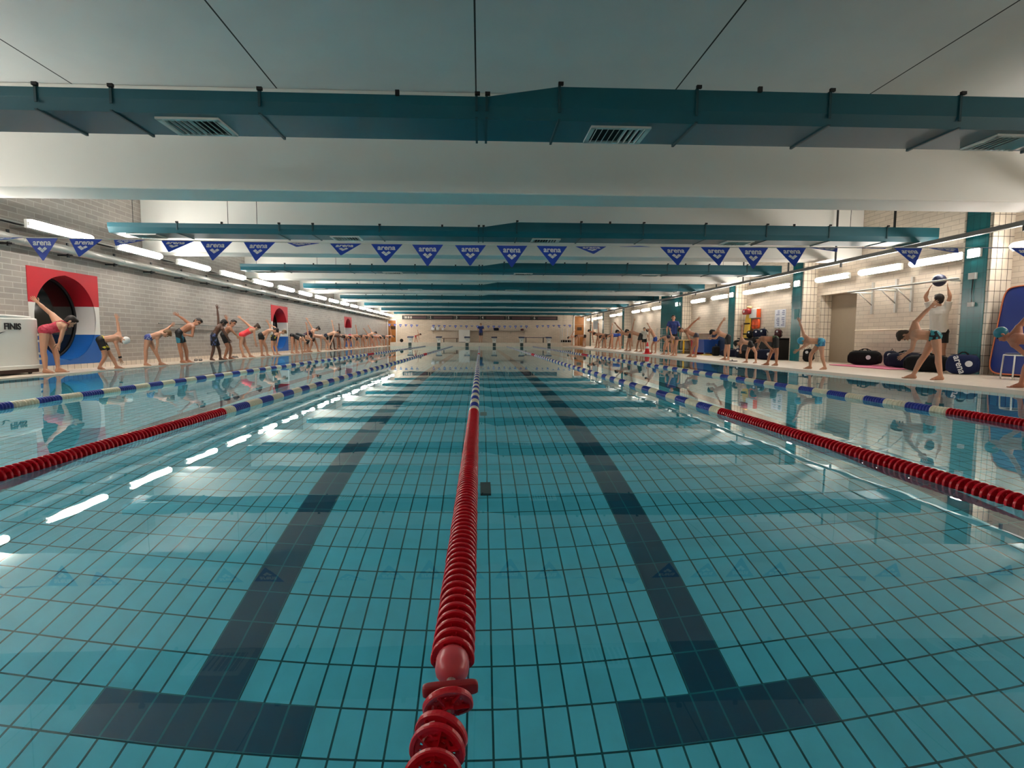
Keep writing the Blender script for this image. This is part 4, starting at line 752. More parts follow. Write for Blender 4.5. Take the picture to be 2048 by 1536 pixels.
ap('teal_jammer', 'tan', 'dark', 'teal_black', 'tall swimmer in teal and black jammers with one arm swung back', leg='jammer', vox=.009, face=(.6, -.5, -.45))
ap('board_shorts', 'brown', 'black', 'boards', 'dark-skinned swimmer in patterned board shorts with one arm straight up', leg='board', vox=.009)
ap('black_jammer', 'tan', 'dark', 'black', 'swimmer in black jammers stooping right behind the patterned board shorts', leg='jammer', vox=.010, face=(.75, -.4, -.2))
ap('neon_suit', 'fair', 'brown', 'neon', 'woman in a bright coral swimsuit with one arm thrown back', leg='suit', vox=.010, bun=True)
ap('dark_trunks', 'fair', 'dark', 'black', 'stooping swimmer in black trunks beside the coral swimsuit', leg='trunk', vox=.011)
ap('yellow_trunks', 'fair', 'light', 'yellow', 'light-haired swimmer in black and yellow trunks before the second porthole', leg='trunk', vox=.011)
FAR_L = [('l10', 'fair', 'dark', 'black', 'suit'), ('l11', 'fair', 'brown', 'black', 'suit'), ('l12', 'fair', 'black', 'plum', 'suit'), ('l13', 'fair', 'black', 'black', 'trunk'), ('l14', 'pale', 'black', 'navy', 'trunk'), ('l15', 'brown', 'black', 'black', 'jammer'), ('l16', 'tan', 'black', 'grey', 'brief'), ('l17', 'fair', 'dark', 'navy', 'board'), ('l18', 'tan', 'brown', 'red', 'brief'), ('l19', 'fair', 'black', 'black', 'suit'), ('l20', 'tan', 'black', 'grey', 'brief'), ('l21', 'fair', 'dark', 'green', 'trunk'), ('l22', 'ruddy', 'dark', 'black', 'trunk'), ('l23', 'fair', 'black', 'bluewhite', 'brief'), ('l24', 'tan', 'black', 'black', 'suit'), ('l25', 'fair', 'dark', 'navy', 'trunk')]
WORD = dict(suit='swimsuit', trunk='trunks', jammer='jammers', brief='briefs', board='long shorts')
for i, (k, sk, ha, su, lg) in enumerate(FAR_L):
    nm = dict(bluewhite='blue', plum='dark printed', boards='printed').get(su, su)
    ap(k, sk, ha, su, '%s-haired swimmer in %s %s, %s person along the porthole wall from the camera' % (ha, nm, WORD[lg], ORD[9 + i]), leg=lg, vox=.014 if i < 8 else .018, bun=lg == 'suit', group='swimmers warming up along the porthole wall')
ap('teal_cap', 'ruddy', 'brown', 'black', 'swimmer in a teal cap stooping before the blue crash mat', cap='teal', leg='brief', vox=.009)
ap('teal_briefs', 'fair', 'brown', 'tealbrief', 'swimmer in teal and black briefs stooping before the man with the ball', leg='brief', vox=.008, curl=.2)
ap('blue_cap', 'fair', 'brown', 'sky', 'swimmer in a light blue cap and matching trunks with one arm up', cap='blue', leg='trunk', vox=.009)
ap('green_jammer', 'tan', 'black', 'green', 'swimmer in black and green jammers reaching down to one knee', leg='jammer', vox=.009)
ap('black_trunks', 'fair', 'black', 'black', 'small stooping swimmer in black trunks in front of the yellow rescue board', leg='trunk', vox=.009)
ap('black_jammers', 'fair', 'black', 'black', 'swimmer in black jammers with one arm thrown back beside the blue bin', leg='jammer', vox=.010)
ap('grey_briefs', 'tan', 'dark', 'grey', 'tall swimmer in dark grey briefs with one arm thrown back', leg='brief', vox=.010, face=(-.6, -.5, -.5))
ap('dark_briefs', 'fair', 'light', 'grey', 'pale swimmer in grey briefs bent double beside the man in the blue shirt', leg='brief', vox=.011)
ap('blond_bend', 'fair', 'light', 'navy', 'light-haired swimmer bent double in front of the man in the blue shirt', leg='brief', vox=.011)
ap('blue_trunks', 'fair', 'dark', 'blue', 'swimmer in blue trunks leaning back with an arm raised', leg='trunk', vox=.011, face=(-.8, -.3, 0))
FAR_R = [('r11', 'fair', 'dark', 'black', 'jammer'), ('r12', 'fair', 'dark', 'black', 'trunk'), ('r13', 'fair', 'brown', 'blue', 'suit'), ('r14', 'tan', 'dark', 'black', 'suit'), ('r15', 'fair', 'dark', 'navy', 'jammer'), ('r16', 'tan', 'black', 'grey', 'brief'), ('r17', 'fair', 'dark', 'black', 'trunk'), ('r18', 'pale', 'dark', 'grey', 'brief')]
for i, (k, sk, ha, su, lg) in enumerate(FAR_R):
    ap(k, sk, ha, su, '%s-haired swimmer in %s %s, %s person along the columned wall from the camera' % (ha, su, WORD[lg], ORD[10 + i]), leg=lg, vox=.014, group='swimmers warming up along the columned wall')
ap('coach_ball', 'fair', 'dark', 'black', 'man in a white shirt and black shorts lifting a dark ball overhead', leg='shorts', shirt='white', vox=.010, face=(.2, 1, .3))
ap('coach_blue', 'fair', 'dark', 'black', 'man in a dark blue shirt standing upright before the wide teal column', leg='shorts', shirt='navyshirt', vox=.010)
ap('shirt_white', 'fair', 'black', 'black', 'short dark-haired person in a white shirt behind the blue trunks', leg='shorts', shirt='white', vox=.012)
ap('coach_far', 'fair', 'light', 'navy', 'man in blue standing on the far deck with folded arms', leg='shorts', shirt='navyshirt', vox=.016)
ap('far_child', 'tan', 'dark', 'red', 'small stooping figure on the far deck beside the first starting block', leg='trunk', vox=.016)
finish_people()
# the ball over the head, a watch on the wrist of the white-capped swimmer
w = (V(*PEOPLE['coach_ball']['j']['wA']) + V(*PEOPLE['coach_ball']['j']['wB'])) / 2
o = MB(w + V(0, 0, .115)); o.ball(w + V(0, 0, .115), .135, 24, 14); o = o.build('exercise_ball', mat('ball_navy', (38, 44, 72), .5, var=.1), None, smooth=True); tag(o, 'dark blue exercise ball held overhead by the man in white', 'ball')
j = PEOPLE['white_cap']; e, wv = V(*j['j']['eB']), V(*j['j']['wB']); d = unit(wv - e); L = np.linalg.norm(wv - e); c = e + d * (L - .19 * j['s'])
wb = MB(PER['white_cap'].location); wb.lathe(c, d, [(-.02, .026), (-.02, .034), (.02, .034), (.02, .026)], 18); wb.build('wristwatch', M_black, PER['white_cap'])
# ------------------------------------------------------------------ things along the porthole wall
def floor_thing(name, x, y, label, cat, group=None, rz=0., z=DECK): return thing(name, (x, y, z), label, cat, group, rz)
t = thing('equipment_locker', (-8.66, 9.60, DECKL), 'big white locker with bold black lettering at the porthole wall', 'locker')
MB().bb(-.17, .20, -2.2, 1.36, .14, 1.06).build('body', mat('locker_white', (226, 222, 214), .45, var=.03, scale=2), t, bevel=.035)
MB().bb(-.17, .24, -2.24, 1.40, .10, .17).build('plinth', M_white, t, bevel=.01); MB().bb(-.15, .21, -2.1, 1.30, .03, .10).build('base_rail', mat('dark_brown_rail', (64, 44, 36), .7), t)
MB().soft((.01, -.42, 1.07), (.38, 3.5, .07), 5).build('lid', mat('locker_white', (226, 222, 214), .45), t, smooth=True)
for z in (.28, .38, .62, .74): MB().soft((.19, 1.35, z), (.06, .06, .045), 4).build('latch', M_alu, t, smooth=True)
text_obj('lettering', 'FINIS', .155, M_black, t, (.206, .76, .885), (PI / 2, 0, PI / 2), bold=.006, sx=1.1)
b = MB(); b.prism([(.202, .37, .80), (.202, .48, .775), (.202, .61, .80), (.202, .48, .755)], (.003, 0, 0)); b.prism([(.202, .37, .86), (.202, .45, .78), (.202, .47, .80)], (.003, 0, 0)); b.build('swoosh', M_black, t)
for y in (-2.0, 1.2):
    b = MB(); b.lathe((.12, y, .035), (1, 0, 0), [(-.015, .004), (-.015, .035), (.015, .035), (.015, .004)], 16); b.build('caster', M_black, t)
o = MB((-8.8, 15.6, 1.1)); o.caps((-8.78, 15.6, 1.1), (-8.78, 21.0, 1.1), .018, n=10)
for k in range(5): o.cone((-8.85, 15.8 + 1.25 * k, 1.1), (-8.78, 15.8 + 1.25 * k, 1.1), .012, .012, 8)
tag(o.build('wall_rail', mat('grey_rail', (120, 116, 110), .4), None, smooth=True), 'thin grey rail fixed to the porthole wall behind the swimmers', 'rail')
def slippers(x, y, rz, label):
    t = floor_thing('pair_of_slippers', x, y, label, 'slippers', None, rz, DECKL if x < 0 else DECK)
    for e in (-1, 1):
        b = MB(); b.soft((e * .06, 0, .012), (.095, .26, .022), 3); s = b.build('sole', M_black, t, smooth=True)
        b = MB(); b.tube([(e * .06 - .045, .02, .015), (e * .06 - .03, .035, .05), (e * .06 + .03, .035, .05), (e * .06 + .045, .02, .015)], .012, 8); b.build('toe_strap', mat('slipper_grey', (90, 90, 88), .6), s, smooth=True)
slippers(-8.4, 16.9, .4, 'pair of dark slippers left on the deck under the porthole wall, beside the teal jammers')
slippers(-8.5, 19.6, -.3, 'pair of dark slippers left on the deck behind the coral swimsuit')
slippers(8.0, 17.0, 1.1, 'pair of dark slippers on the broad deck beside the black jammers')
# ------------------------------------------------------------------ things along the columned wall
M_bagk = mat('black_nylon', (13, 13, 15), .85, bump=.3, scale=30, spec=.25); M_bagn = mat('navy_nylon', (15, 21, 44), .8, bump=.3, scale=30, spec=.25); M_bagt = mat('teal_nylon', (60, 134, 134), .7, bump=.3, scale=30); M_bagb = mat('blue_nylon', (12, 26, 66), .75, bump=.3, scale=30, spec=.3); M_bagr = mat('maroon_nylon', (70, 24, 30), .7, bump=.3, scale=30)
M_mark = mat('bag_print', (214, 216, 220), .6, var=.02)
def duffel(x, y, rz, L, W, H, m, label, z=DECK, word=None, mark=True, lift=.0):
    t = floor_thing('duffel_bag', x, y, label, 'bag', None, rz, z)
    b = MB(); b.soft((0, 0, H / 2 + .004), (L, W, H), 3.6, n=28, m=14); b.soft((.05 * L, 0, H * .52), (L * .5, W * 1.05, H * .95), 3); b.build('body', m, t, smooth=True)
    for e in (-1, 1):
        h = MB(); h.tube([(-.17 * L, e * W * .40, H * .72), (-.14 * L, e * W * .25, H * 1.02), (-.05 * L, e * W * .1, H * 1.12), (.05 * L, e * W * .1, H * 1.12), (.14 * L, e * W * .25, H * 1.02), (.17 * L, e * W * .40, H * .72)], .012, 7); h.build('handle', M_bagk, t, smooth=True)
        p = MB(); p.soft((e * L * .46, 0, H * .45), (L * .12, W * .72, H * .62), 3); p.build('end_pocket', m, t, smooth=True)
    zp = MB(); zp.box((0, 0, H * 1.0), (L * .8, .02, .012)); zp.build('zip', M_dark, t)
    if word: text_obj('lettering', word, H * .42, M_mark, t, (-L * .08, -W * .545, H * .5), (PI / 2, 1.25, 0), bold=.003)
    if mark:
        k = MB(); k.lathe((L * .2, -W * .53, H * .55), (0, 1, 0), [(0, .001), (0, H * .15), (.006, H * .15), (.006, .001)], 20); k.build('printed_mark', M_mark, t)
    return t
def backpack(x, y, rz, s, m, label, z=DECK, tilt=.25):
    t = floor_thing('backpack', x, y, label, 'backpack', None, rz, z)
    b = MB(); b.soft((0, 0, .23 * s), (.34 * s, .24 * s, .46 * s), 3, rx=tilt * .3); b.build('body', m, t, smooth=True)
    b = MB(); b.soft((0, -.13 * s, .16 * s), (.26 * s, .1 * s, .22 * s), 3); b.build('front_pocket', m, t, smooth=True)
    b = MB(); b.lathe((0, -.135 * s, .34 * s), (0, 1, 0), [(0, .001), (0, .05 * s), (.03, .05 * s), (.03, .001)], 18); b.build('printed_mark', M_mark, t)
    b = MB(); b.tube([(-.04 * s, .08 * s, .44 * s), (0, .1 * s, .52 * s), (.04 * s, .08 * s, .44 * s)], .011 * s, 7); b.build('handle', M_bagk, t, smooth=True)
    for e in (-1, 1):
        b = MB(); b.tube([(e * .09 * s, .09 * s, .42 * s), (e * .13 * s, .19 * s, .30 * s), (e * .13 * s, .17 * s, .12 * s), (e * .1 * s, .08 * s, .05 * s)], .016 * s, 7); b.build('shoulder_strap', M_bagk, t, smooth=True)
    return t
RZ = -.95
duffel(10.18, 14.1, RZ, .74, .36, .38, M_bagk, 'big black duffel bag beside the doorway recess, on the pink mat', z=DECK + .026)
backpack(10.34, 13.38, RZ, .86, M_bagn, 'navy backpack with a pale round mark between the black and navy bags', z=DECK + .026)
duffel(10.22, 12.75, RZ, .72, .34, .36, M_bagn, 'navy sports bag behind the man lifting the ball', mark=False, z=DECK + .026)
o = MB((9.98, 12.15, DECK)); o.soft((9.98, 12.15, .20), (.22, .26, .30), 3); o = o.build('towel_bag', M_bagt, None, smooth=True); tag(o, 'small teal soft bag leaning on the navy sports bag', 'bag')
duffel(9.80, 11.58, RZ, .80, .38, .36, M_bagk, 'slumped black bag between the man in white and the teal column', mark=False)
duffel(9.86, 10.74, RZ + .15, .52, .34, .40, M_bagb, 'blue sports bag with white lettering at the foot of the first column', word='arena')
backpack(10.25, 17.05 - .30, RZ, .88, M_bagk, 'black backpack at the foot of the second column, behind the blue cap')
duffel(9.75, 18.3, RZ, .70, .34, .36, M_bagn, 'navy bag beyond the second column, next to the black storage bench')
duffel(9.72, 19.5, RZ, .72, .36, .32, M_bagk, 'black bag on the deck in front of the storage bench, behind the green jammers', mark=False)
backpack(9.80, 20.45, RZ, .78, M_bagn, 'navy backpack on the deck in front of the storage bench')
duffel(9.95, 21.45, RZ, .8, .36, .30, M_bagn, 'flat navy bag at the foot of the third column', mark=False)
o = MB((10.0, 13.5, DECK)); o.soft((10.05, 13.5, DECK + .012), (1.1, 2.4, .024), 8); tag(o.build('exercise_mat', mat('pink_foam', (206, 104, 134), .7), None, smooth=True), 'thin pink exercise mat under the black duffel bag', 'mat')
# crash mat leaning on the wall
t = floor_thing('crash_mat', 10.32, 9.60, 'thick blue crash mat with orange piping leaning beside the first column', 'mat')
b = MB(); b.soft((.02, 0, .87), (.26, 1.7, 1.72), 9, ry=.14, n=32, m=16); b.build('cushion', mat('crash_mat_blue', (22, 48, 130), .5, var=.06), t, smooth=True)
R = Matrix.Rotation(.14, 3, 'Y')
for e in (-1, 1):
    pts = []
    for k in range(49):
        a = k * 2 * PI / 48; f = lambda v: math.copysign(abs(v) ** (2 / 9), v)
        q = R @ Vector((e * .115, f(math.cos(a)) * .84, f(math.sin(a)) * .85)); pts.append((q.x + .02, q.y, q.z + .87))
    MB().tube(pts, .014, 7, cap=False).build('piping', mat('orange_piping', (196, 108, 70), .6), t, smooth=True)
# white metal chair frame
t = floor_thing('folding_chair', 9.62, 9.25, 'white tubular chair standing before the blue crash mat', 'chair', None, -.4)
for x, y in ((-.2, -.2), (.2, -.2), (-.2, .2), (.2, .2)): MB().tube([(x * 1.1, y * 1.1, 0.002), (x, y, .43)], .013, 8).build('leg', M_alu, t, smooth=True)
MB().tube([(-.2, -.2, .43), (.2, -.2, .43), (.2, .2, .43), (-.2, .2, .43), (-.2, -.2, .43)], .013, 8).build('seat_frame', M_alu, t, smooth=True)
MB().soft((0, 0, .45), (.42, .42, .035), 6).build('seat', mat('navy_vinyl', (28, 40, 84), .5), t, smooth=True)
MB().tube([(.2, -.2, .43), (.24, -.2, .82), (.24, .2, .82), (.2, .2, .43)], .013, 8).build('back_frame', M_alu, t, smooth=True); MB().soft((.235, 0, .72), (.03, .40, .2), 6).build('backrest', mat('navy_vinyl', (28, 40, 84), .5), t, smooth=True)
# socket boxes on the first column
t = thing('socket_box', (10.2, 11.0, 2.05), 'grey socket box with a cable running down the first teal column', 'socket')
MB().bb(-.06, 0, -.08, .08, -.06, .07).build('box', M_alu, t); MB().tube([(-.02, 0, -.06), (-.02, .01, -.3), (-.02, 0, -.56)], .009, 7).build('cable', M_black, t); MB().bb(-.055, 0, -.06, .06, -.62, -.53).build('lower_box', M_alu, t)
t = thing('fixed_plate', (10.2, 17.4, 1.55), 'small pale plate on the teal face of the second column above the blue cap', 'plate'); MB().bb(-.012, 0, -.13, .13, -.16, .16).build('plate', mat('pale_teal_print', (90, 150, 156), .5, var=.25, scale=20), t)
# exercise bar on brackets, low rail
t = thing('wall_bar', (10.0, 12.9, 2.02), 'long steel exercise bar on brackets above the bags', 'bar')
MB().caps((0, -1.75, 0), (0, 1.75, 0), .022, n=12).build('bar', M_steel, t, smooth=True)
for k, y in enumerate((-1.55, .28, .80, 1.65)):
    b = MB(); b.bb(XR - 10.0 - .05, XR - 10.0, y - .03, y + .03, -.58, .26); br = b.build('bracket', M_steel, t)
    MB().tube([(0, y, -.015), (.62, y, -.03)], .02, 8).build('arm', M_alu, br, smooth=True); MB().tube([(.24, y, -.03), (.62, y, -.36)], .014, 8).build('strut', M_steel, br, smooth=True)
o = MB((10.8, 14.2, 1.0)); o.caps((10.58, 12.2, 1.0), (10.58, 15.1, 1.0), .02, n=10)
for k in range(3): o.cone((10.65, 12.6 + 1.1 * k, 1.0), (10.58, 12.6 + 1.1 * k, 1.0), .012, .012, 8)
tag(o.build('wall_rail', mat('pale_wood_rail', (222, 208, 186), .4), None, smooth=True), 'pale low rail on the cream wall below the exercise bar', 'rail')
# rescue gear between the second and third column
M_yel = mat('rescue_yellow', (232, 188, 40), .4, var=.05); M_or = mat('rescue_orange', (236, 88, 30), .45, var=.06)
t = floor_thing('spine_board', 10.44, 21.30, 'tall yellow rescue board leaning beside the third column', 'rescue board')
b = MB(); b.soft((.03, 0, .84), (.06, .42, 1.66), 7, ry=.08); b.build('board', M_yel, t, smooth=True)
for z in (.5, .9, 1.3): MB().soft((-.01 + .08 * (z - .84), 0, z), (.075, .44, .05), 6).build('strap', M_bagk, t, smooth=True)
t = thing('rescue_tube', (10.42, 21.25, 1.73), 'dark red rescue float fixed on top of the yellow board', 'rescue float'); MB().soft((0, 0, .08), (.18, .52, .22), 4).build('float', mat('rescue_red', (150, 24, 30), .45), t, smooth=True); MB().lathe((-.09, .05, .09), (1, 0, 0), [(-.006, .001), (-.006, .05), (.01, .05), (.01, .001)], 16).build('badge', M_mark, t); MB().soft((.05, -.1, .24), (.12, .3, .12), 3).build('pad', mat('peach_pad', (236, 188, 130), .6), t, smooth=True)
t = thing('wall_box', (XR, 20.9, 1.55), 'white first-aid box with an orange edge on the cream wall', 'box'); MB().bb(-.16, 0, -.3, .3, 0, .36).build('body', M_alu, t, bevel=.02); MB().bb(-.165, -.02, -.34, -.3, .02, .34).build('side', M_or, t)
t = thing('rescue_vest', (XR, 20.8, 1.15), 'bright orange vest hanging under the white first-aid box', 'vest')
b = MB(); b.soft((-.07, -.14, .18), (.12, .26, .38), 3); b.soft((-.07, .14, .18), (.12, .26, .38), 3); b.soft((-.07, 0, .30), (.12, .5, .14), 3); b.build('panel', M_or, t, smooth=True); MB().soft((-.1, 0, .12), (.08, .5, .03), 6).build('belt', mat('dark_orange_web', (150, 50, 20), .6), t, smooth=True)
t = thing('notice_poster', (XR, 19.2, 1.16), 'white notice poster with blue columns of print beside the second column', 'poster'); MB().bb(-.012, 0, -.36, .36, 0, .64).build('sheet', mat('poster_white', (214, 214, 220), .5), t)
b = MB(); rr = random.Random(3)
for c in (-.19, .14):
    for k in range(9):
        if k in (3,): continue
        b.bb(-.016, -.012, c - .10, c - .10 + .22 * rr.uniform(.5, 1), .60 - .062 * k - .03, .60 - .062 * k)
b.build('print', mat('poster_print', (112, 118, 148), .6), t)
# storage bench with bags on it
t = floor_thing('storage_bench', 10.31, 19.65, 'long black storage bench against the cream wall, under the poster and vest', 'bench')
MB().bb(-.28, .3, -1.35, 1.35, .06, .70).build('body', mat('bench_black', (24, 24, 26), .6), t, bevel=.02); MB().bb(-.31, .32, -1.4, 1.4, .70, .74).build('top', M_bagk, t, bevel=.008)
for y in (-1.3, 1.3): MB().bb(-.25, .25, y - .04, y + .04, 0, .07).build('foot', M_dark, t)
backpack(10.28, 20.65, RZ, .62, M_bagk, 'black backpack on the storage bench, next to the yellow board', z=.79)
backpack(10.26, 20.1, RZ + .3, .68, M_bagn, 'navy backpack with a pale mark on the storage bench, middle of three', z=.79)
backpack(10.26, 19.62, RZ - .2, .74, M_bagn, 'larger navy backpack on the storage bench beside the maroon bag', z=.79)
backpack(10.28, 18.62, RZ, .66, M_bagr, 'maroon backpack on the storage bench, under the poster', z=.79)
# bins, boards and trolleys further along
t = floor_thing('storage_bin', 10.12, 24.45, 'big blue plastic bin behind the swimmer in black jammers', 'bin')
b = MB(); b.rings([[V(sx * q, sy * w, z) for sx, sy in ((-1, -1), (1, -1), (1, 1), (-1, 1))] for q, w, z in ((.26, .58, .10), (.32, .68, .66), (.29, .65, .66), (.24, .56, .14))]); b.build('tub', mat('bin_blue', (24, 74, 160), .4, var=.05), t)
b = MB(); b.rings([[V(sx * q, sy * w, z) for sx, sy in ((-1, -1), (1, -1), (1, 1), (-1, 1))] for q, w, z in ((.35, .71, .64), (.35, .71, .68), (.29, .65, .68), (.29, .65, .64), (.35, .71, .64))], cap=False); b.build('rim', mat('bin_blue', (24, 74, 160), .4), t)
for x in (-.2, .2):
    for y in (-.48, .48): MB().lathe((x, y, .05), (1, 0, 0), [(-.02, .004), (-.02, .05), (.02, .05), (.02, .004)], 14).build('caster', M_alu, t)
t = floor_thing('plastic_crate', 10.2, 25.45, 'red crate standing between the blue bin and the ball trolley', 'crate'); b = MB(); b.rings([[V(sx * q, sy * w, z) for sx, sy in ((-1, -1), (1, -1), (1, 1), (-1, 1))] for q, w, z in ((.22, .2, .0), (.26, .24, .66), (.23, .21, .66), (.2, .18, .03))]); b.build('tub', mat('crate_red', (186, 26, 40), .45), t)
MB().bb(-.27, .27, -.25, .25, .64, .68).build('rim', mat('crate_red', (186, 26, 40), .45), t)
o = MB((10.66, 23.2, DECK)); o.box((10.53, 23.6, DECK + .465), (.06, 2.2, .92), ry=.06); tag(o.build('foam_board', mat('navy_foam', (34, 50, 82), .6, var=.05), None, bevel=.012), 'wide navy foam board leaning on the cream wall behind the blue bin', 'board')
o = MB((10.70, 26.0, .72)); o.bb(10.32, XR, 24.1, 27.45, .98, 1.03); tag(o.build('wall_shelf', mat('shelf_cream', (214, 200, 180), .5), None), 'long pale shelf on the cream wall above the blue bin', 'shelf')
t = floor_thing('bottle_crate', 9.9, 22.75, 'dark upright sports bottle crate beside the third column', 'crate'); MB().soft((0, 0, .2), (.26, .3, .40), 5).build('body', M_bagk, t, smooth=True); MB().tube([(0, -.08, .38), (0, -.05, .48), (0, .05, .48), (0, .08, .38)], .015, 7).build('handle', M_dark, t, smooth=True)
t = floor_thing('swim_fins', 9.8, 23.35, 'pair of yellow swim fins on the deck before the blue bin', 'fins'); b = MB()
for e in (-1, 1): MB().soft((0, e * .12, .025), (.5, .18, .03), 4).build('blade', M_yel, t, smooth=True); MB().soft((.28, e * .12, .045), (.2, .11, .08), 3).build('foot_pocket', M_bagk, t, smooth=True)
t = floor_thing('ball_trolley', 10.05, 26.9, 'low trolley with a pale top and yellow posts behind the tall swimmer', 'trolley')
MB().bb(-.3, .3, -.75, .75, .62, .67).build('top', mat('trolley_cream', (232, 206, 150), .5), t)
for y in (-.7, .7):
    for x in (-.25, .25): MB().bb(x - .03, x + .03, y - .03, y + .03, .0, .62).build('post', M_yel, t)
MB().bb(-.28, .28, -.7, .7, .12, .16).build('lower_shelf', M_steel, t)
for k in range(4):
    y = 26.45 + .3 * k
    o = MB((10.05, y, .21)); o.caps((10.05, y, .215 + .11), (10.05, y, .58), .105, n=14); o = o.build('foam_roller', mat('roller_' + ('grey', 'green')[k % 2], ((150, 150, 146), (70, 90, 66))[k % 2], .7), None, smooth=True); tag(o, '%s foam roller upright on the low trolley, %s from the far end' % (('grey', 'green')[k % 2], ORD[3 - k]), 'foam roller', 'foam rollers on the low trolley')
t = floor_thing('wire_rack', 10.1, 30.2, 'white wire rack on the deck beyond the man in the blue shirt', 'rack')
for y in (-.42, .42):
    for x in (-.2, .2): MB().cone((x, y, 0), (x, y, 1.28), .014, .014, 8).build('post', M_alu, t)
for z in (.12, .5, .9, 1.26):
    b = MB(); b.bb(-.2, .2, -.42, -.40, z, z + .02); b.bb(-.2, .2, .40, .42, z, z + .02)
    for k in range(9): b.bb(-.2 + .05 * k - .004, -.2 + .05 * k + .004, -.42, .42, z, z + .01)
    b.build('wire_shelf', M_alu, t)
t = floor_thing('traffic_cone', 7.80, 25.4, 'red plastic cone standing at the pool edge beside the blue trunks', 'cone')
MB().lathe((0, 0, 0), (0, 0, 1), [(.03, .001), (.03, .12), (.52, .03), (.54, .02), (.54, .001)], 24).build('body', mat('cone_red', (232, 52, 58), .4), t, smooth=True); MB().bb(-.17, .17, -.17, .17, 0, .032).build('base', mat('cone_red', (232, 52, 58), .4), t, bevel=.01); MB().lathe((0, 0, .25), (0, 0, 1), [(0, .086), (.1, .068), (.1, .072), (0, .090)], 24).build('stripe', M_mark, t)
t = thing('lit_sign', (9.9, 47.3, 1.55), 'bright white panel sign hanging far down the columned side', 'sign'); MB().bb(-.02, .03, -.9, .9, 0, .72).build('panel', M_mark, t)
for y in (-.8, .8): MB().cone((0, y, .72), (0, y, 1.3), .012, .012, 6).build('hanger', M_dark, t)
# ------------------------------------------------------------------ far end
DZ2 = .34
M_blk = mat('block_white', (216, 214, 206), .4); M_plate = mat('block_plate_navy', (48, 56, 92), .6); M_panel = mat('block_panel_green', (54, 70, 68), .6)
first = None
BX = [-6.2, -3.64, -1.11, 1.33, 3.8, 6.27]
PL = ['first starting block from the porthole wall', 'second starting block from the porthole wall', 'third starting block from the porthole wall, before the white cabinet', 'third starting block from the columned wall', 'second starting block from the columned wall', 'first starting block from the columned wall']
for i, x in enumerate(BX):
    lb = 'white and navy ' + PL[i]
    if first is not None: dup(first, (x, 50.12, DZ2), label=lb); continue
    first = t = thing('starting_block', (x, 50.12, DZ2), lb, 'starting block', 'starting blocks at the far end')
    b = MB(); b.rings([[V(sx * w, y, z) for sx, y in ((-1, .0 - d), (1, .0 - d), (1, .45), (-1, .45))] for w, d, z in ((.16, .0, 0), (.14, .0, .22), (.23, .06, .44))]); b.build('pedestal', M_blk, t)
    MB().box((0, .22, .49), (.52, .62, .07), rx=.10).build('platform', M_plate, t, bevel=.012)
    b = MB(); b.prism([(-.07, -.004, .26), (.07, -.004, .26), (0, -.004, .17)], (0, .005, 0)); b.build('emblem', M_dark, t)
    MB().bb(-.14, .14, -.135, -.12, -.32, -.02).build('front_panel', M_panel, t)
    MB().tube([(-.2, -.05, .42), (-.2, -.08, .34), (.2, -.08, .34), (.2, -.05, .42)], .014, 8).build('start_grip', M_steel, t, smooth=True)
t = thing('scoreboard', (0, YF, 2.51), 'long dark scoreboard of six panels high on the far wall', 'scoreboard')
M_sb = mat('scoreboard_black', (26, 24, 26), .4); M_dig = mat('scoreboard_digit', (190, 182, 172), .5); M_dim = mat('scoreboard_dim', (84, 58, 60), .5, var=.3, scale=12)
for k in range(6):
    x0 = -7.41 + 2.495 * k
    b = MB(); b.bb(x0 + .03, x0 + 2.46, -.12, -.005, 0, .37); p = b.build('panel', M_sb, t)
    b = MB(); b.bb(x0 + .55, x0 + 2.3, -.126, -.12, .09, .28); b.build('display', M_dim, p)
    text_obj('digit', '%d' % (k + 1), .34, M_dig, p, (x0 + .22, -.125, .19), (PI / 2, 0, 0), bold=.01)
    if k == 0:
        b = MB()
        for q in range(3): b.bb(x0 + .1 + .24 * q + .2, x0 + .28 + .24 * q + .2, -.13, -.126, .08, .29)
        b.build('lit_segment', M_dig, p)
t = thing('storage_cabinet', (-1.42, 52.4, DZ2), 'tall white cabinet on the far deck behind the third block', 'cabinet')
MB().bb(-.52, .52, 0, .6, .03, 1.19).build('body', M_blk, t, bevel=.012); 
for e in (-1, 1): d = MB().bb(min(0, e * .5) + .008, max(0, e * .5) - .008, -.02, 0, .06, 1.16).build('door', M_white, t); MB().bb(e * .07 - .01, e * .07 + .01, -.04, -.02, .5, .7).build('handle', M_steel, d)
MB().bb(-.5, .5, .04, .56, 0, .03).build('plinth', M_dark, t)
t = thing('wall_shelf', (0, YF, 1.44), 'long thin shelf on the far wall under the scoreboard', 'shelf'); MB().bb(-4.9, 4.5, -.35, 0, 0, .04).build('board', mat('shelf_grey', (176, 168, 156), .5), t)
for x in (-4.5, -2, .5, 3, 4.3): MB().prism([(x, -.3, 0), (x, 0, 0), (x, 0, -.28)], (.03, 0, 0)).build('bracket', M_steel, t)
for k, (x, w, h, m) in enumerate(((-4.45, .35, .32, M_mark), (-4.0, .28, .3, M_alu), (-3.5, .25, .2, M_mark), (1.6, .5, .26, M_bagn), (4.1, .3, .2, M_bagr))):
    o = MB((x, YF - .18, 1.48)); o.soft((x, YF - .18, 1.482 + h / 2), (w, .24, h), 5); o = o.build('shelf_box', m, None, smooth=True); tag(o, '%s on the far wall shelf, %s from the porthole end' % (('white box', 'grey box', 'low white box', 'navy bag', 'dark red bundle')[k], ORD[k]), 'box')
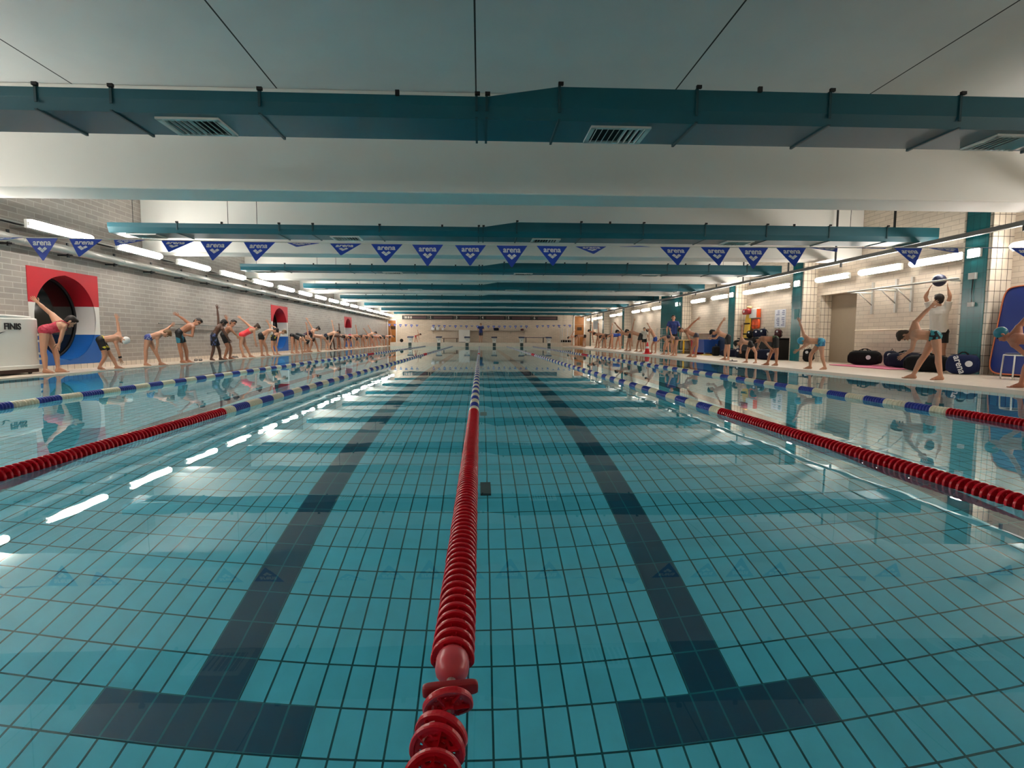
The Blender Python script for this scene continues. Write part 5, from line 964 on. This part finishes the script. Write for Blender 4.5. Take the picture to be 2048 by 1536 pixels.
def bench(x0, x1, y, z, m, label):
    t = thing('poolside_bench', ((x0 + x1) / 2, y, DZ2), label, 'bench'); L = (x1 - x0) / 2
    MB().bb(-L, L, -.18, .18, z - .05, z).build('seat', m, t, bevel=.01)
    for e in (-.8, .8): MB().bb(e * L - .03, e * L + .03, -.15, .15, 0, z - .05).build('leg', M_dark, t)
bench(-3.55, -2.0, 53.2, .40, mat('brown_wood', (104, 74, 54), .6), 'brown bench on the far deck beside the white cabinet')
bench(4.15, 6.2, 52.2, .52, M_plate, 'navy bench on the far deck between the last two blocks')
t = thing('equipment_rack', (8.25, 53.0, DECK), 'tall metal rack with dark rolls beside the orange-brown door', 'rack')
for x in (-.52, .52):
    for y in (-.25, .25): MB().cone((x, y, 0), (x, y, 1.78), .02, .02, 8).build('post', M_steel, t)
for z in (1.4, 1.74): MB().bb(-.55, .55, -.27, .27, z, z + .03).build('shelf', M_steel, t)
MB().bb(-.55, .55, -.27, .27, .3, .34).build('shelf', M_steel, t)
o = MB((8.25, 53.0, .40)); o.caps((7.85, 52.9, .50), (8.65, 52.9, .50), .10, n=14); tag(o.build('rolled_mat', M_bagk, None, smooth=True), 'dark rolled mat at the bottom of the tall metal rack', 'mat')
for k, x in enumerate((-.36, -.12, .12, .36)):
    o = MB((8.25 + x, 52.78, 1.0)); o.cone((8.25 + x, 52.82, .34), (8.25 + x, 52.80, 1.70), .028, .028, 10); tag(o.build('noodle_float', (M_mark, M_steel)[k % 2], None, smooth=True), '%s upright pole in the tall metal rack, %s from the door' % (('white', 'grey')[k % 2], ORD[3 - k]), 'pole')
t = thing('pool_ladder', (EL + .02, 48.2, 0), 'chrome pool ladder at the far end of the porthole side', 'ladder')
for e in (-.25, .25): MB().tube([(.07, e, -1.0), (.07, e, .45), (0, e, .70), (-.25, e, .72), (-.45, e, .55), (-.46, e, DECKL)], .022, 10).build('rail', M_steel, t, smooth=True)
for k in range(3): MB().bb(.03, .12, -.25, .25, -.35 - .28 * k, -.32 - .28 * k).build('rung', M_steel, t)
o = MB((-7.15, 51.5, DZ2)); o.ball((-7.15, 51.5, DZ2 + .16), .16, 18, 10); tag(o.build('ball', M_bagk, None, smooth=True), 'small dark ball on the far deck near the first block', 'ball')
for o in TEXTS: pass
dg = bpy.context.evaluated_depsgraph_get()
for o in list(TEXTS):
    me = bpy.data.meshes.new_from_object(o.evaluated_get(dg)); n = bpy.data.objects.new(o.name.split('.')[0], me)
    n.parent = o.parent; n.location = o.location; n.rotation_euler = o.rotation_euler; n.scale = o.scale
    bpy.data.objects.remove(o); C.objects.link(n)
